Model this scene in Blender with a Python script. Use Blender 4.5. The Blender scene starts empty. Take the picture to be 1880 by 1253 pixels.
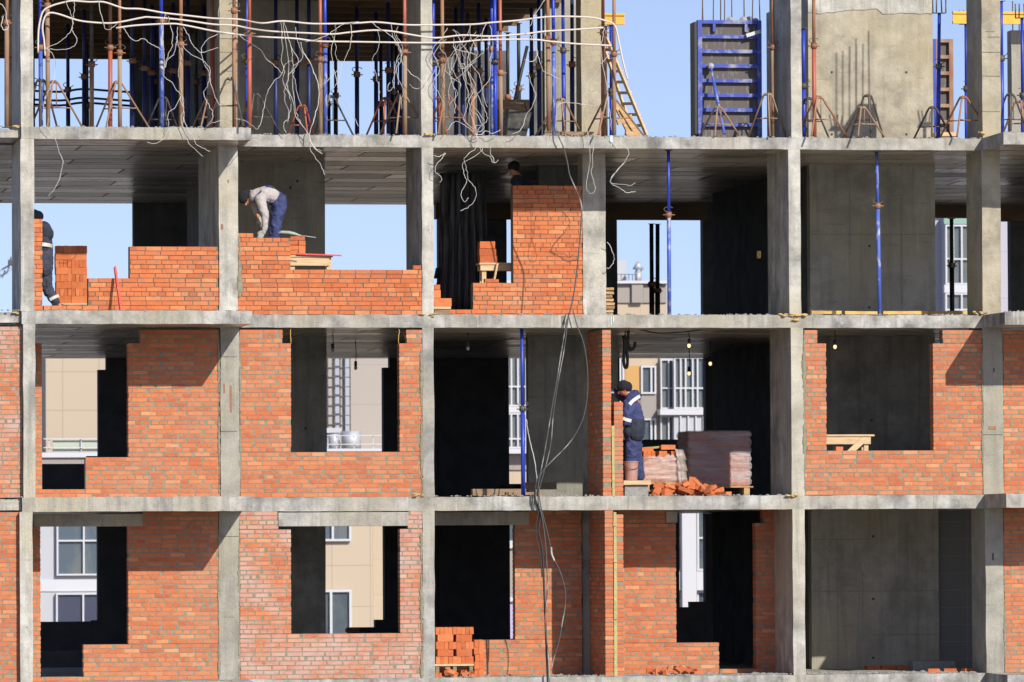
import bpy, bmesh, math, random
from mathutils import Vector, Matrix
random.seed(7)
S = bpy.context.scene
COL = S.collection

# ------------------------------------------------------------------ camera model
YAW, PITCH, ROLL, FPX, DIST, ZC = 0.160619, 0.0325935, -0.0049879, 10961.4, 98.0, 10.0
cy_, sy_ = math.cos(YAW), math.sin(YAW)
FWD = Vector((sy_*math.cos(PITCH), cy_*math.cos(PITCH), math.sin(PITCH)))
R0 = Vector((cy_, -sy_, 0)); U0 = R0.cross(FWD)
RIGHT = math.cos(ROLL)*R0 + math.sin(ROLL)*U0
UP = -math.sin(ROLL)*R0 + math.cos(ROLL)*U0
CAM = Vector((0, -DIST, ZC))

def P(px, py, y=0.0):
    """photo measurement at facade depth y (metres behind the front plane) -> world point"""
    v = FWD + RIGHT*((px-940)/FPX) - UP*((py-626.5)/FPX)
    return CAM + v*((y+DIST)/v.y)
def PX(px, py=626, y=0.0): return P(px, py, y).x
def PZ(py, px=940, y=0.0): return P(px, py, y).z

TOP = {4: 16.654, 3: 13.672, 2: 10.651, 1: 7.649}      # floor levels
BOT = {5: 19.45, 4: 16.455, 3: 13.459, 2: 10.420, 1: 7.43}
BAL, REC, GREY, BACK = -1.52, 1.52, 4.0, 16.9            # balcony front, loggia wall, core wall, rear facade

# ------------------------------------------------------------------ materials
MATS = {}
def new_mat(name):
    m = bpy.data.materials.new(name); m.use_nodes = True
    nt = m.node_tree; b = nt.nodes['Principled BSDF']
    MATS[name] = m
    return m, nt, b
def nd(nt, t, **kw):
    n = nt.nodes.new(t)
    for k, v in kw.items():
        if k in n.inputs.keys() if hasattr(n.inputs, 'keys') else False: n.inputs[k].default_value = v
        else: setattr(n, k, v)
    return n
def pos(nt, scale=(1, 1, 1)):
    g = nt.nodes.new('ShaderNodeNewGeometry'); mp = nt.nodes.new('ShaderNodeMapping')
    mp.inputs['Scale'].default_value = scale
    nt.links.new(g.outputs['Position'], mp.inputs['Vector'])
    return mp.outputs['Vector']
def noise(nt, vec, scale, detail=4, rough=.55):
    n = nt.nodes.new('ShaderNodeTexNoise'); n.inputs['Scale'].default_value = scale
    n.inputs['Detail'].default_value = detail; n.inputs['Roughness'].default_value = rough
    nt.links.new(vec, n.inputs['Vector']); return n.outputs['Fac']
def ramp(nt, fac, stops):
    r = nt.nodes.new('ShaderNodeValToRGB'); e = r.color_ramp.elements
    while len(e) < len(stops): e.new(.5)
    for i, (p, c) in enumerate(stops):
        e[i].position = p; e[i].color = (*c, 1) if len(c) == 3 else c
    nt.links.new(fac, r.inputs['Fac']); return r.outputs['Color']
def mix(nt, fac, a, b, mode='MIX'):
    n = nt.nodes.new('ShaderNodeMix'); n.data_type = 'RGBA'; n.blend_type = mode
    def put(s, v):
        if isinstance(v, (tuple, list)): s.default_value = (*v, 1)
        elif isinstance(v, (int, float)): s.default_value = v
        else: nt.links.new(v, s)
    put(n.inputs[0], fac); put(n.inputs[6], a); put(n.inputs[7], b)
    return n.outputs[2]
def thr(nt, fac, lo, hi):
    n = nt.nodes.new('ShaderNodeMapRange'); n.inputs[1].default_value = lo; n.inputs[2].default_value = hi
    nt.links.new(fac, n.inputs[0]); return n.outputs[0]
def math_(nt, op, a, b=None):
    n = nt.nodes.new('ShaderNodeMath'); n.operation = op
    for i, v in enumerate((a, b)):
        if v is None: continue
        if isinstance(v, (int, float)): n.inputs[i].default_value = v
        else: nt.links.new(v, n.inputs[i])
    return n.outputs[0]
def bump(nt, b, h, strength=.3, dist=.01):
    n = nt.nodes.new('ShaderNodeBump'); n.inputs['Strength'].default_value = strength; n.inputs['Distance'].default_value = dist
    nt.links.new(h, n.inputs['Height']); nt.links.new(n.outputs['Normal'], b.inputs['Normal'])
def L(nt, a, b): nt.links.new(a, b)

def concrete(name, base, var=.25, warm=.5, rough=.85, streak=.4, marks=True):
    m, nt, b = new_mat(name)
    v = pos(nt); vs = pos(nt, (3.5, 3.5, .22)); vh = pos(nt, (.6, .6, 5))
    c1 = tuple(x*(1-var*1.15) for x in base); c2 = tuple(min(1, x*(1+var*.75)) for x in base)
    c = mix(nt, thr(nt, noise(nt, v, 2.1, 7, .66), .36, .62), c1, c2)
    c = mix(nt, thr(nt, noise(nt, v, .55, 3), .45, .7), c, tuple(x*y for x, y in zip(base, (1.06, 1.0, .84))))
    st = thr(nt, noise(nt, vs, 2.2, 4), .5, .75)
    c = mix(nt, math_(nt, 'MULTIPLY', st, streak), c, tuple(x*.55 for x in base))
    pale = thr(nt, noise(nt, vs, 4.1, 3), .6, .8)
    c = mix(nt, math_(nt, 'MULTIPLY', pale, streak*.9), c, tuple(min(1, x*1.45) for x in base))
    if marks:
        pits = thr(nt, noise(nt, v, 26, 2), .69, .74)
        c = mix(nt, math_(nt, 'MULTIPLY', pits, .6), c, tuple(x*.35 for x in base))
        hl = thr(nt, noise(nt, vh, 3.1, 2), .66, .72)
        c = mix(nt, math_(nt, 'MULTIPLY', hl, .3), c, tuple(x*.5 for x in base))
    fine = noise(nt, v, 55, 3)
    c = mix(nt, .22, c, ramp(nt, fine, [(.3, (.12, .12, .11)), (.7, (.75, .74, .7))]), 'OVERLAY')
    L(nt, c, b.inputs['Base Color']); b.inputs['Roughness'].default_value = rough; b.inputs['Specular IOR Level'].default_value = .2
    bump(nt, b, math_(nt, 'ADD', noise(nt, v, 18, 5), math_(nt, 'MULTIPLY', noise(nt, v, 3, 3), 1.5)), .45, .012)
    return m
concrete('concrete', (.36, .352, .325), .34, streak=.7)
concrete('concrete_slab', (.375, .368, .342), .50, streak=.85)
concrete('concrete_pale', (.45, .438, .395), .36, streak=.8)
concrete('concrete_wall', (.34, .33, .285), .22, streak=.55)
concrete('concrete_shaded', (.115, .117, .116), .3)  # darker copy of concrete, shade of the deep rooms put into the colour
concrete('concrete_deep_grey', (.25, .255, .235), .3, streak=.8)  # darker and greyer than concrete_wall
concrete('concrete_tan', (.40, .36, .275), .26, streak=.35)

def soffit():
    m, nt, b = new_mat('formed_soffit')
    v = pos(nt)
    sx = nt.nodes.new('ShaderNodeSeparateXYZ'); L(nt, v, sx.inputs[0])
    yb = math_(nt, 'DIVIDE', sx.outputs['Y'], 1.22)
    xi = math_(nt, 'DIVIDE', math_(nt, 'ADD', sx.outputs['X'], math_(nt, 'MULTIPLY', math_(nt, 'FLOOR', yb), .9)), 2.9)
    cmb = nt.nodes.new('ShaderNodeCombineXYZ'); L(nt, math_(nt, 'FLOOR', xi), cmb.inputs[0]); L(nt, math_(nt, 'FLOOR', yb), cmb.inputs[1])
    wn = nt.nodes.new('ShaderNodeTexWhiteNoise'); L(nt, cmb.outputs[0], wn.inputs['Vector'])
    c = ramp(nt, wn.outputs['Value'], [(0, (.46, .40, .315)), (.5, (.58, .515, .41)), (1, (.68, .61, .50))])
    vs = pos(nt, (.35, 3, 1))
    c = mix(nt, thr(nt, noise(nt, vs, 2.2, 5), .5, .7), c, (.05, .048, .042))
    y2 = math_(nt, 'DIVIDE', sx.outputs['Y'], .31)
    c2 = nt.nodes.new('ShaderNodeCombineXYZ'); L(nt, math_(nt, 'FLOOR', y2), c2.inputs[1]); L(nt, math_(nt, 'FLOOR', math_(nt, 'DIVIDE', xi, 1.3)), c2.inputs[0])
    w2 = nt.nodes.new('ShaderNodeTexWhiteNoise'); L(nt, c2.outputs[0], w2.inputs['Vector'])
    c = mix(nt, math_(nt, 'MULTIPLY', w2.outputs['Value'], .32), c, (.16, .14, .11))
    vb = pos(nt, (.22, 2.6, 1))
    c = mix(nt, math_(nt, 'MULTIPLY', thr(nt, noise(nt, vb, 1.7, 4), .625, .655), .88), c, (.02, .019, .017))
    fy = math_(nt, 'FRACT', yb); fx = math_(nt, 'FRACT', xi)
    joint = math_(nt, 'MAXIMUM', math_(nt, 'LESS_THAN', fy, .07), math_(nt, 'LESS_THAN', fx, .012))
    c = mix(nt, math_(nt, 'MULTIPLY', joint, .6), c, (.03, .028, .024))
    L(nt, c, b.inputs['Base Color'])
    r = math_(nt, 'ADD', .24, math_(nt, 'MULTIPLY', wn.outputs['Value'], .12))
    r = math_(nt, 'MAXIMUM', r, math_(nt, 'MULTIPLY', math_(nt, 'MAXIMUM', joint, math_(nt, 'MULTIPLY', thr(nt, noise(nt, vb, 1.7, 4), .62, .65), 1.0)), .95))
    L(nt, r, b.inputs['Roughness'])
    L(nt, math_(nt, 'SUBTRACT', .46, math_(nt, 'MULTIPLY', math_(nt, 'MAXIMUM', joint, thr(nt, noise(nt, vb, 1.7, 4), .62, .65)), .30)), b.inputs['Specular IOR Level'])
    bump(nt, b, noise(nt, v, 5, 3), .06, .004)
soffit()

def brick(name, smear, mort, pal, white=0.0):
    m, nt, b = new_mat(name)
    v = pos(nt)
    a = nt.nodes.new('ShaderNodeAttribute'); a.attribute_name = 'rnd'
    c = ramp(nt, a.outputs['Fac'], pal)
    c = mix(nt, math_(nt, 'MULTIPLY', thr(nt, noise(nt, v, 9, 4), .45, .8), .5), c, tuple(x*.72 for x in pal[0][1]))
    c = mix(nt, math_(nt, 'MULTIPLY', thr(nt, noise(nt, v, 30, 3), .5, .75), .35), c, (.62, .27, .12))
    vs = pos(nt, (1, 1, 1.6))
    sm = thr(nt, math_(nt, 'ADD', math_(nt, 'MULTIPLY', noise(nt, vs, 10.5, 3), .75), math_(nt, 'MULTIPLY', noise(nt, v, .7, 2), .25)), smear, smear+.025)
    dust = thr(nt, noise(nt, pos(nt, (.7, .7, 1.2)), 1.1, 5, .6), .48, .75)
    c = mix(nt, math_(nt, 'MULTIPLY', dust, .30), c, tuple(min(1, x*1.25) for x in mort))
    c = mix(nt, math_(nt, 'MULTIPLY', sm, .74), c, mort)
    if white:
        w = thr(nt, noise(nt, pos(nt, (.8, .8, 1.3)), 1.3, 6, .7), .62-white, .8-white*.6)
        c = mix(nt, math_(nt, 'MULTIPLY', w, .80), c, (.50, .445, .42))
    L(nt, c, b.inputs['Base Color']); b.inputs['Roughness'].default_value = .88
    bump(nt, b, noise(nt, v, 60, 4), .4, .006)
PAL_NEW = [(0, (.43, .105, .036)), (.45, (.565, .155, .052)), (.8, (.645, .215, .078)), (1, (.69, .285, .12))]
PAL_OLD = [(0, (.44, .105, .045)), (.4, (.53, .150, .058)), (.75, (.60, .205, .080)), (1, (.67, .30, .14))]
brick('brick_fresh', .580, (.235, .21, .15), PAL_NEW)
brick('brick_smeared', .588, (.275, .255, .195), PAL_OLD)
brick('brick_whitened', .578, (.34, .32, .275), PAL_OLD, .20)
brick('brick_loose', .66, (.36, .30, .22), [(0, (.42, .10, .032)), (.5, (.57, .15, .045)), (1, (.64, .21, .075))])
def simple(name, col, rough=.6, metal=0, spec=.5, var=0, scale=8, col2=None, bumpy=0, stretch=(1, 1, 1), lo=.4, hi=.65):
    m, nt, b = new_mat(name)
    b.inputs['Base Color'].default_value = (*col, 1)
    if var or col2:
        v = pos(nt, stretch)
        c2 = col2 or tuple(x*(1-var) for x in col)
        L(nt, mix(nt, thr(nt, noise(nt, v, scale, 5, .6), lo, hi), col, c2), b.inputs['Base Color'])
    if bumpy: bump(nt, b, noise(nt, pos(nt, stretch), scale*2.5, 4), bumpy, .01)
    b.inputs['Roughness'].default_value = rough; b.inputs['Metallic'].default_value = metal
    b.inputs['Specular IOR Level'].default_value = spec
    return m
simple('rear_block_shaded', (.085, .085, .085), .95, var=.3, scale=3)  # near-black base colour carries the shade of the unlit rear walls
simple('mortar_dark', (.20, .165, .115), .95, var=.3, scale=20)
simple('mortar_light', (.275, .25, .175), .95, var=.25, scale=14, bumpy=.4)
simple('rust', (.27, .115, .058), .7, col2=(.36, .19, .11), scale=6, bumpy=.2, stretch=(1, 1, .35))
simple('rust_dusty', (.33, .235, .15), .8, col2=(.25, .12, .07), scale=5, stretch=(1, 1, .3))
simple('red_paint', (.45, .10, .055), .5, col2=(.30, .11, .06), scale=7, stretch=(1, 1, .3))
simple('blue_paint', (.022, .05, .42), .42, col2=(.015, .03, .22), scale=6, stretch=(1, 1, .3), lo=.5, hi=.75)
simple('blue_dusty', (.07, .12, .45), .55, col2=(.36, .38, .42), scale=12, stretch=(1, 1, .4), lo=.52, hi=.62)
simple('blue_worn', (.035, .065, .36), .6, col2=(.30, .31, .36), scale=4.5, stretch=(1, 1, 1), lo=.5, hi=.68)
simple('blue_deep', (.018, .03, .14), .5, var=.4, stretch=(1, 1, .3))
simple('steel_dark', (.06, .055, .052), .55, col2=(.13, .10, .08), scale=9)
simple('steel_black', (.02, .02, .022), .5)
simple('galvanised', (.50, .52, .55), .6, .35, var=.25, scale=4)
simple('rebar', (.10, .075, .06), .7, col2=(.17, .09, .05), scale=10)
simple('wood', (.55, .36, .18), .75, col2=(.38, .22, .10), scale=7, stretch=(1, 1, 6), bumpy=.25)
simple('wood_pale', (.66, .49, .29), .75, col2=(.5, .34, .18), scale=6, stretch=(.6, 2, 7), bumpy=.2)
simple('wood_aged', (.30, .21, .13), .85, col2=(.20, .13, .08), scale=6, stretch=(1, 1, 5), bumpy=.3)
simple('deck_ply', (.17, .10, .045), .7, col2=(.10, .06, .03), scale=3, stretch=(.4, 3, 1))
simple('ply_film', (.10, .085, .078), .7, col2=(.30, .27, .235), scale=9, stretch=(2.2, 1, .5), lo=.55, hi=.78, bumpy=.2)
simple('beam_yellow', (.82, .43, .035), .5, var=.12, scale=4)
simple('plank_yellow', (.72, .43, .09), .7, col2=(.5, .3, .09), scale=4)
simple('cable_white', (.66, .58, .50), .5, col2=(.62, .55, .48), scale=6)
simple('wire_white', (.60, .58, .54), .55, col2=(.36, .34, .31), scale=5)
simple('wire_grey', (.075, .075, .075), .55, col2=(.34, .33, .31), scale=2.2, lo=.54, hi=.66)
simple('wire_black', (.03, .03, .03), .5)
simple('navy', (.046, .060, .170), .85, col2=(.022, .030, .092), scale=9, bumpy=.8)
simple('navy_dark', (.028, .034, .058), .9, col2=(.016, .02, .034), scale=8, bumpy=.8)
simple('navy_grey', (.052, .058, .085), .9, col2=(.03, .034, .055), scale=8, bumpy=.8)
simple('sweater', (.46, .42, .41), .95, var=.16, scale=9, bumpy=.8)
simple('hat_black', (.012, .014, .022), .95, var=.3, scale=30, bumpy=.5)
simple('reflective', (.62, .60, .55), .4, var=.12, scale=20)
simple('skin', (.52, .24, .15), .55, col2=(.42, .16, .10), scale=12)
simple('hair', (.025, .018, .014), .7)
simple('glove_grey', (.40, .39, .36), .9, var=.25, scale=25, bumpy=.5)
simple('boot', (.03, .028, .026), .6)
simple('netting', (.14, .14, .145), .8, col2=(.035, .035, .037), scale=3, stretch=(6, 6, .25))
simple('cast_dark', (.24, .22, .18), .9, var=.4, scale=9)
simple('paint_pale', (.50, .62, .64), .7)
simple('insulation', (.50, .42, .19), .95, col2=(.38, .32, .13), scale=12, bumpy=.9)
simple('foam', (.56, .42, .19), .85, col2=(.52, .33, .09), scale=16, bumpy=.9)
simple('bucket_pink', (.44, .24, .20), .6, var=.25, scale=5)
simple('block_grey', (.30, .295, .27), .95, var=.25, scale=18, bumpy=.6)
simple('level_red', (.72, .07, .06), .45, col2=(.75, .45, .42), scale=9, lo=.55, hi=.68, stretch=(1, 1, .6))
simple('tool_green', (.33, .40, .33), .6, var=.2)
simple('tub_black', (.035, .036, .036), .6, col2=(.12, .115, .10), scale=6)
simple('ground_soil', (.30, .265, .21), .95, col2=(.22, .19, .15), scale=.4)
simple('roof_grey', (.30, .30, .31), .9, var=.2, scale=1)
simple('white_panel', (.43, .44, .47), .5, var=.05, scale=.5)
simple('white_frame', (.52, .53, .56), .45)
simple('pale_green', (.40, .43, .35), .6)
simple('green_panel', (.22, .36, .30), .7)
simple('crane_grey', (.35, .38, .45), .6)
simple('interior_dim', (.08, .085, .09), .9, col2=(.26, .21, .15), scale=.9)
simple('curtain_pale', (.34, .27, .19), .9, col2=(.17, .175, .18), scale=.55, stretch=(1.2, 1, .35), lo=.45, hi=.52)
simple('curtain_purple', (.06, .025, .085), .9, var=.3, scale=4, stretch=(5, 1, .2))
simple('lilac_panel', (.42, .36, .55), .8)
simple('bulb_cap', (.05, .04, .035), .5)
def glass_pane():
    m, nt, b = new_mat('window_glass')
    b.inputs['Base Color'].default_value = (.25, .30, .36, 1); b.inputs['Roughness'].default_value = .06
    b.inputs['Specular IOR Level'].default_value = .9
    tr = nt.nodes.new('ShaderNodeBsdfTransparent'); ms = nt.nodes.new('ShaderNodeMixShader'); ms.inputs[0].default_value = .12
    tr.inputs['Color'].default_value = (.8, .86, .9, 1)
    o = nt.nodes['Material Output']
    L(nt, tr.outputs[0], ms.inputs[1]); L(nt, b.outputs[0], ms.inputs[2]); L(nt, ms.outputs[0], o.inputs['Surface'])
glass_pane()
def film(name, col, lo, amp):
    m, nt, b = new_mat(name)
    v = pos(nt, (1, 1, 1.8))
    b.inputs['Base Color'].default_value = (*col, 1); b.inputs['Roughness'].default_value = .16
    bump(nt, b, math_(nt, 'ADD', noise(nt, v, 5, 5, .7), noise(nt, pos(nt, (1, 1, 7)), 3, 3)), .9, .03)
    tr = nt.nodes.new('ShaderNodeBsdfTransparent'); ms = nt.nodes.new('ShaderNodeMixShader')
    L(nt, math_(nt, 'ADD', lo, math_(nt, 'MULTIPLY', thr(nt, noise(nt, pos(nt, (.5, .5, 5)), 2.4, 5, .65), .4, .66), amp)), ms.inputs[0])
    o = nt.nodes['Material Output']
    L(nt, tr.outputs[0], ms.inputs[1]); L(nt, b.outputs[0], ms.inputs[2]); L(nt, ms.outputs[0], o.inputs['Surface'])
film('shrink_wrap', (.66, .55, .50), .30, .42)
film('shrink_wrap_grey', (.56, .54, .56), .34, .34)
def bulb():
    m, nt, b = new_mat('bulb_lit')
    b.inputs['Emission Color'].default_value = (1, .62, .32, 1); b.inputs['Emission Strength'].default_value = 1.6
bulb()
def cladding(name, col, pw, ph, joint=(.75, .75, .75), seed=0.0, lw=.02):
    """ventilated facade panels: thin joints every pw x ph metres"""
    m, nt, b = new_mat(name)
    v = pos(nt); sx = nt.nodes.new('ShaderNodeSeparateXYZ'); L(nt, v, sx.inputs[0])
    fx = math_(nt, 'DIVIDE', math_(nt, 'ADD', sx.outputs['X'], seed), pw); fz = math_(nt, 'DIVIDE', sx.outputs['Z'], ph)
    jx = math_(nt, 'LESS_THAN', math_(nt, 'FRACT', fx), lw/pw*2); jz = math_(nt, 'LESS_THAN', math_(nt, 'FRACT', fz), lw/ph*2)
    cmb = nt.nodes.new('ShaderNodeCombineXYZ'); L(nt, math_(nt, 'FLOOR', fx), cmb.inputs[0]); L(nt, math_(nt, 'FLOOR', fz), cmb.inputs[1])
    wn = nt.nodes.new('ShaderNodeTexWhiteNoise'); L(nt, cmb.outputs[0], wn.inputs['Vector'])
    c = mix(nt, math_(nt, 'MULTIPLY', wn.outputs['Value'], .10), col, tuple(x*.7 for x in col))
    c = mix(nt, math_(nt, 'MAXIMUM', jx, jz), c, tuple(x*y for x, y in zip(col, joint)))
    L(nt, c, b.inputs['Base Color']); b.inputs['Roughness'].default_value = .7
cladding('clad_beige', (.47, .385, .285), 1.65, 1.75)
cladding('clad_greige', (.37, .33, .295), 40, 1.75, (.85, .85, .85))
cladding('clad_taupe', (.30, .27, .245), 2.2, 1.5, (.85, .85, .85))
cladding('clad_sand', (.47, .38, .275), 1.9, 1.5, (.9, .9, .9))
cladding('clad_orange', (.52, .30, .10), 1.2, 1.1, (.9, .9, .9))
cladding('clad_lavender', (.40, .40, .46), 3, 2.0, (.85, .85, .88))
cladding('block_wall', (.15, .152, .145), .6, .3, (1.35, 1.35, 1.35), lw=.006)

# ------------------------------------------------------------------ mesh helpers
class MB:
    def __init__(s, mats):
        s.bm = bmesh.new(); s.mats = [mats] if isinstance(mats, str) else list(mats)
        s.lay = s.bm.faces.layers.float.new('rnd'); s.mi = 0
    def faces(s, vs, quads, rnd=None, mi=None):
        bv = [s.bm.verts.new(v) for v in vs]
        r = random.random() if rnd is None else rnd
        for q in quads:
            try: f = s.bm.faces.new([bv[i] for i in q])
            except ValueError: continue
            f.material_index = s.mi if mi is None else mi; f[s.lay] = r
        return bv
    def hexa(s, c, **k):
        # c: 8 corners, bottom ring 0-3 then top ring 4-7 (counter-clockwise from above)
        return s.faces(c, [(3, 2, 1, 0), (4, 5, 6, 7), (0, 1, 5, 4), (1, 2, 6, 5), (2, 3, 7, 6), (3, 0, 4, 7)], **k)
    def box(s, x0, x1, y0, y1, z0, z1, rot=None, jit=0, **k):
        if x1 < x0: x0, x1 = x1, x0
        if y1 < y0: y0, y1 = y1, y0
        if z1 < z0: z0, z1 = z1, z0
        c = [Vector(p) for p in ((x0, y0, z0), (x1, y0, z0), (x1, y1, z0), (x0, y1, z0), (x0, y0, z1), (x1, y0, z1), (x1, y1, z1), (x0, y1, z1))]
        if jit: c = [p + Vector((random.uniform(-jit, jit), random.uniform(-jit, jit), random.uniform(-jit, jit))) for p in c]
        if rot is not None:
            o = Vector(((x0+x1)/2, (y0+y1)/2, (z0+z1)/2)); c = [rot @ (p-o) + o for p in c]
        return s.hexa(c, **k)
    def pbox(s, px0, py0, px1, py1, y, dep, **k):
        xm, ym = (px0+px1)/2, (py0+py1)/2
        return s.box(PX(px0, ym, y), PX(px1, ym, y), y, y+dep, PZ(py1, xm, y), PZ(py0, xm, y), **k)
    def tube(s, pts, r, n=8, caps=True, smooth=True, **k):
        pts = [Vector(p) for p in pts]; rs = r if isinstance(r, (list, tuple)) else [r]*len(pts)
        rings = []; prev = None
        for i, p in enumerate(pts):
            t = (pts[min(i+1, len(pts)-1)] - pts[max(i-1, 0)])
            if t.length < 1e-9: t = Vector((0, 0, 1))
            t.normalize()
            if prev is None:
                a = Vector((0, 0, 1)) if abs(t.z) < .9 else Vector((1, 0, 0))
                u = t.cross(a).normalized()
            else:
                u = prev - t*prev.dot(t)
                u = u.normalized() if u.length > 1e-6 else t.orthogonal().normalized()
            prev = u; w = t.cross(u)
            rings.append([s.bm.verts.new(p + (u*math.cos(2*math.pi*j/n) + w*math.sin(2*math.pi*j/n))*rs[i]) for j in range(n)])
        rv = k.get('rnd', random.random()); mi = k.get('mi', s.mi)
        def mk(vs, sm=False):
            f = s.bm.faces.new(vs); f.material_index = mi; f[s.lay] = rv; f.smooth = sm
        for a, b in zip(rings, rings[1:]):
            for j in range(n): mk([a[j], a[(j+1) % n], b[(j+1) % n], b[j]], smooth)
        if caps: mk(rings[0][::-1]); mk(rings[-1])
    def bar(s, a, b, w, h, **k):
        """square bar from a to b, w wide and h high"""
        a, b = Vector(a), Vector(b); t = (b-a).normalized()
        up = Vector((0, 0, 1)) if abs(t.z) < .95 else Vector((0, 1, 0))
        u = t.cross(up).normalized()*w/2; v = u.normalized().cross(t)*h/2
        s.hexa([a-u-v, a+u-v, b+u-v, b-u-v, a-u+v, a+u+v, b+u+v, b-u+v], **k)
    def sphere(s, c, r, seg=12, rings=8, sc=(1, 1, 1), **k):
        c = Vector(c); vs = []; q = []
        for i in range(rings+1):
            th = math.pi*i/rings
            for j in range(seg):
                ph = 2*math.pi*j/seg
                vs.append(c + Vector((r*sc[0]*math.sin(th)*math.cos(ph), r*sc[1]*math.sin(th)*math.sin(ph), r*sc[2]*math.cos(th))))
        for i in range(rings):
            for j in range(seg): q.append((i*seg+j, (i+1)*seg+j, (i+1)*seg+(j+1) % seg, i*seg+(j+1) % seg))
        s.faces(vs, q, **k)
    def capsule(s, a, b, ra, rb, n=12):
        a, b = Vector(a), Vector(b); d = b-a; l = max(d.length, 1e-5); t = d/l
        pts, rs = [], []
        for i in range(5):
            an = math.pi/2*i/4; pts.append(a - t*ra*math.cos(an)); rs.append(max(ra*math.sin(an), 1e-4))
        for i in range(5):
            an = math.pi/2*i/4; pts.append(b + t*rb*math.sin(an)); rs.append(max(rb*math.cos(an), 1e-4))
        s.tube(pts, rs, n)
    def build(s, name, parent=None, origin=None, bevel=0, smooth=False, recalc=True):
        bm = s.bm
        bmesh.ops.remove_doubles(bm, verts=[v for v in bm.verts], dist=1e-6) if False else None
        if recalc: bmesh.ops.recalc_face_normals(bm, faces=bm.faces[:])
        if smooth:
            for f in bm.faces: f.smooth = True
        if parent is not None: off = world_loc(parent)
        elif origin is not None: off = Vector(origin)
        else:
            xs = [v.co.x for v in bm.verts]; ys = [v.co.y for v in bm.verts]; zs = [v.co.z for v in bm.verts]
            off = Vector(((min(xs)+max(xs))/2, (min(ys)+max(ys))/2, min(zs)))
        for v in bm.verts: v.co -= off
        me = bpy.data.meshes.new(name); bm.to_mesh(me); bm.free()
        for m in s.mats: me.materials.append(MATS[m])
        o = bpy.data.objects.new(name, me); COL.objects.link(o)
        if parent is not None: o.parent = parent
        else: o.location = off
        if bevel:
            md = o.modifiers.new('bevel', 'BEVEL'); md.width = bevel; md.segments = 2; md.limit_method = 'ANGLE'
        return o
def world_loc(o):
    v = Vector(o.location)
    while o.parent: o = o.parent; v += Vector(o.location)
    return v
def tag(o, label=None, cat=None, group=None, kind=None):
    if label: o['label'] = label
    if cat: o['category'] = cat
    if group: o['group'] = group
    if kind: o['kind'] = kind
    return o
def thing(name, loc, label, cat, group=None):
    o = bpy.data.objects.new(name, None); COL.objects.link(o); o.location = loc
    o.empty_display_size = .2
    return tag(o, label, cat, group)
def curve_pts(pts, sub=4):
    pts = [Vector(p) for p in pts]; out = []
    for i in range(len(pts)-1):
        p0, p1, p2, p3 = pts[max(i-1, 0)], pts[i], pts[i+1], pts[min(i+2, len(pts)-1)]
        for k in range(sub):
            t = k/sub
            out.append(.5*((2*p1) + (p2-p0)*t + (2*p0-5*p1+4*p2-p3)*t*t + (3*p1-p0-3*p2+p3)*t*t*t))
    out.append(pts[-1]); return out

# ------------------------------------------------------------------ the unfinished building
bld = thing('unfinished_building', (PX(940), 0, 0), 'unfinished concrete frame building with orange brick infill walls rising floor by floor', 'building')

def rough_box(x0, x1, y0, y1, z0, z1, mats, name, along='x', step=.16, jz=.008, jy=.005, soff=False, label=None):
    """box divided along x or z, its front edges slightly uneven as cast concrete"""
    m = MB(mats); n = max(2, int(((x1-x0) if along == 'x' else (z1-z0))/step)); rings = []
    for i in range(n+1):
        j = lambda a: random.uniform(-a, a)
        if along == 'x':
            x = x0+(x1-x0)*i/n
            c = [(x, y0+j(jy), z0+j(jz)*.5), (x, y1, z0), (x, y1, z1), (x, y0+j(jy), z1+j(jz))]
        else:
            z = z0+(z1-z0)*i/n
            c = [(x0+j(jy), y0+j(jy), z), (x1+j(jy), y0+j(jy), z), (x1, y1, z), (x0, y1, z)]
        rings.append([m.bm.verts.new(p) for p in c])
    for a, b in zip(rings, rings[1:]):
        for k in range(4):
            f = m.bm.faces.new([a[k], a[(k+1) % 4], b[(k+1) % 4], b[k]])
            if soff and k == 0: f.material_index = 1
    m.bm.faces.new(rings[0][::-1]); m.bm.faces.new(rings[-1])
    o = m.build(name, bld)
    if label: o['label'] = label
    return o
XL, XR = PX(-60), PX(1960)+9
for f in (4, 3, 2, 1):
    zt, zb = TOP[f], BOT[f]
    rough_box(XL, XR, 0, 17.0, zb, zt, ['concrete_slab', 'formed_soffit'], 'floor_slab', soff=True)
    xe = PX({4: 462, 3: 463, 2: 463, 1: 463}[f], 600, BAL)
    rough_box(PX(40, 600, BAL), xe, BAL, -.004, zb+.004, zt+.006, ['concrete_slab', 'formed_soffit'], 'balcony_slab', soff=True)
    rough_box(PX(-60, 600, BAL), PX(40, 600, BAL)-.006, BAL+.11, -.004, zb+.03, zt-.02, ['concrete_slab', 'formed_soffit'], 'balcony_slab', soff=True)
    rough_box(PX(1845, 600, BAL), XR, BAL, -.004, zb+.004, zt+.006, ['concrete_slab', 'formed_soffit'], 'balcony_slab', soff=True)

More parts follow.
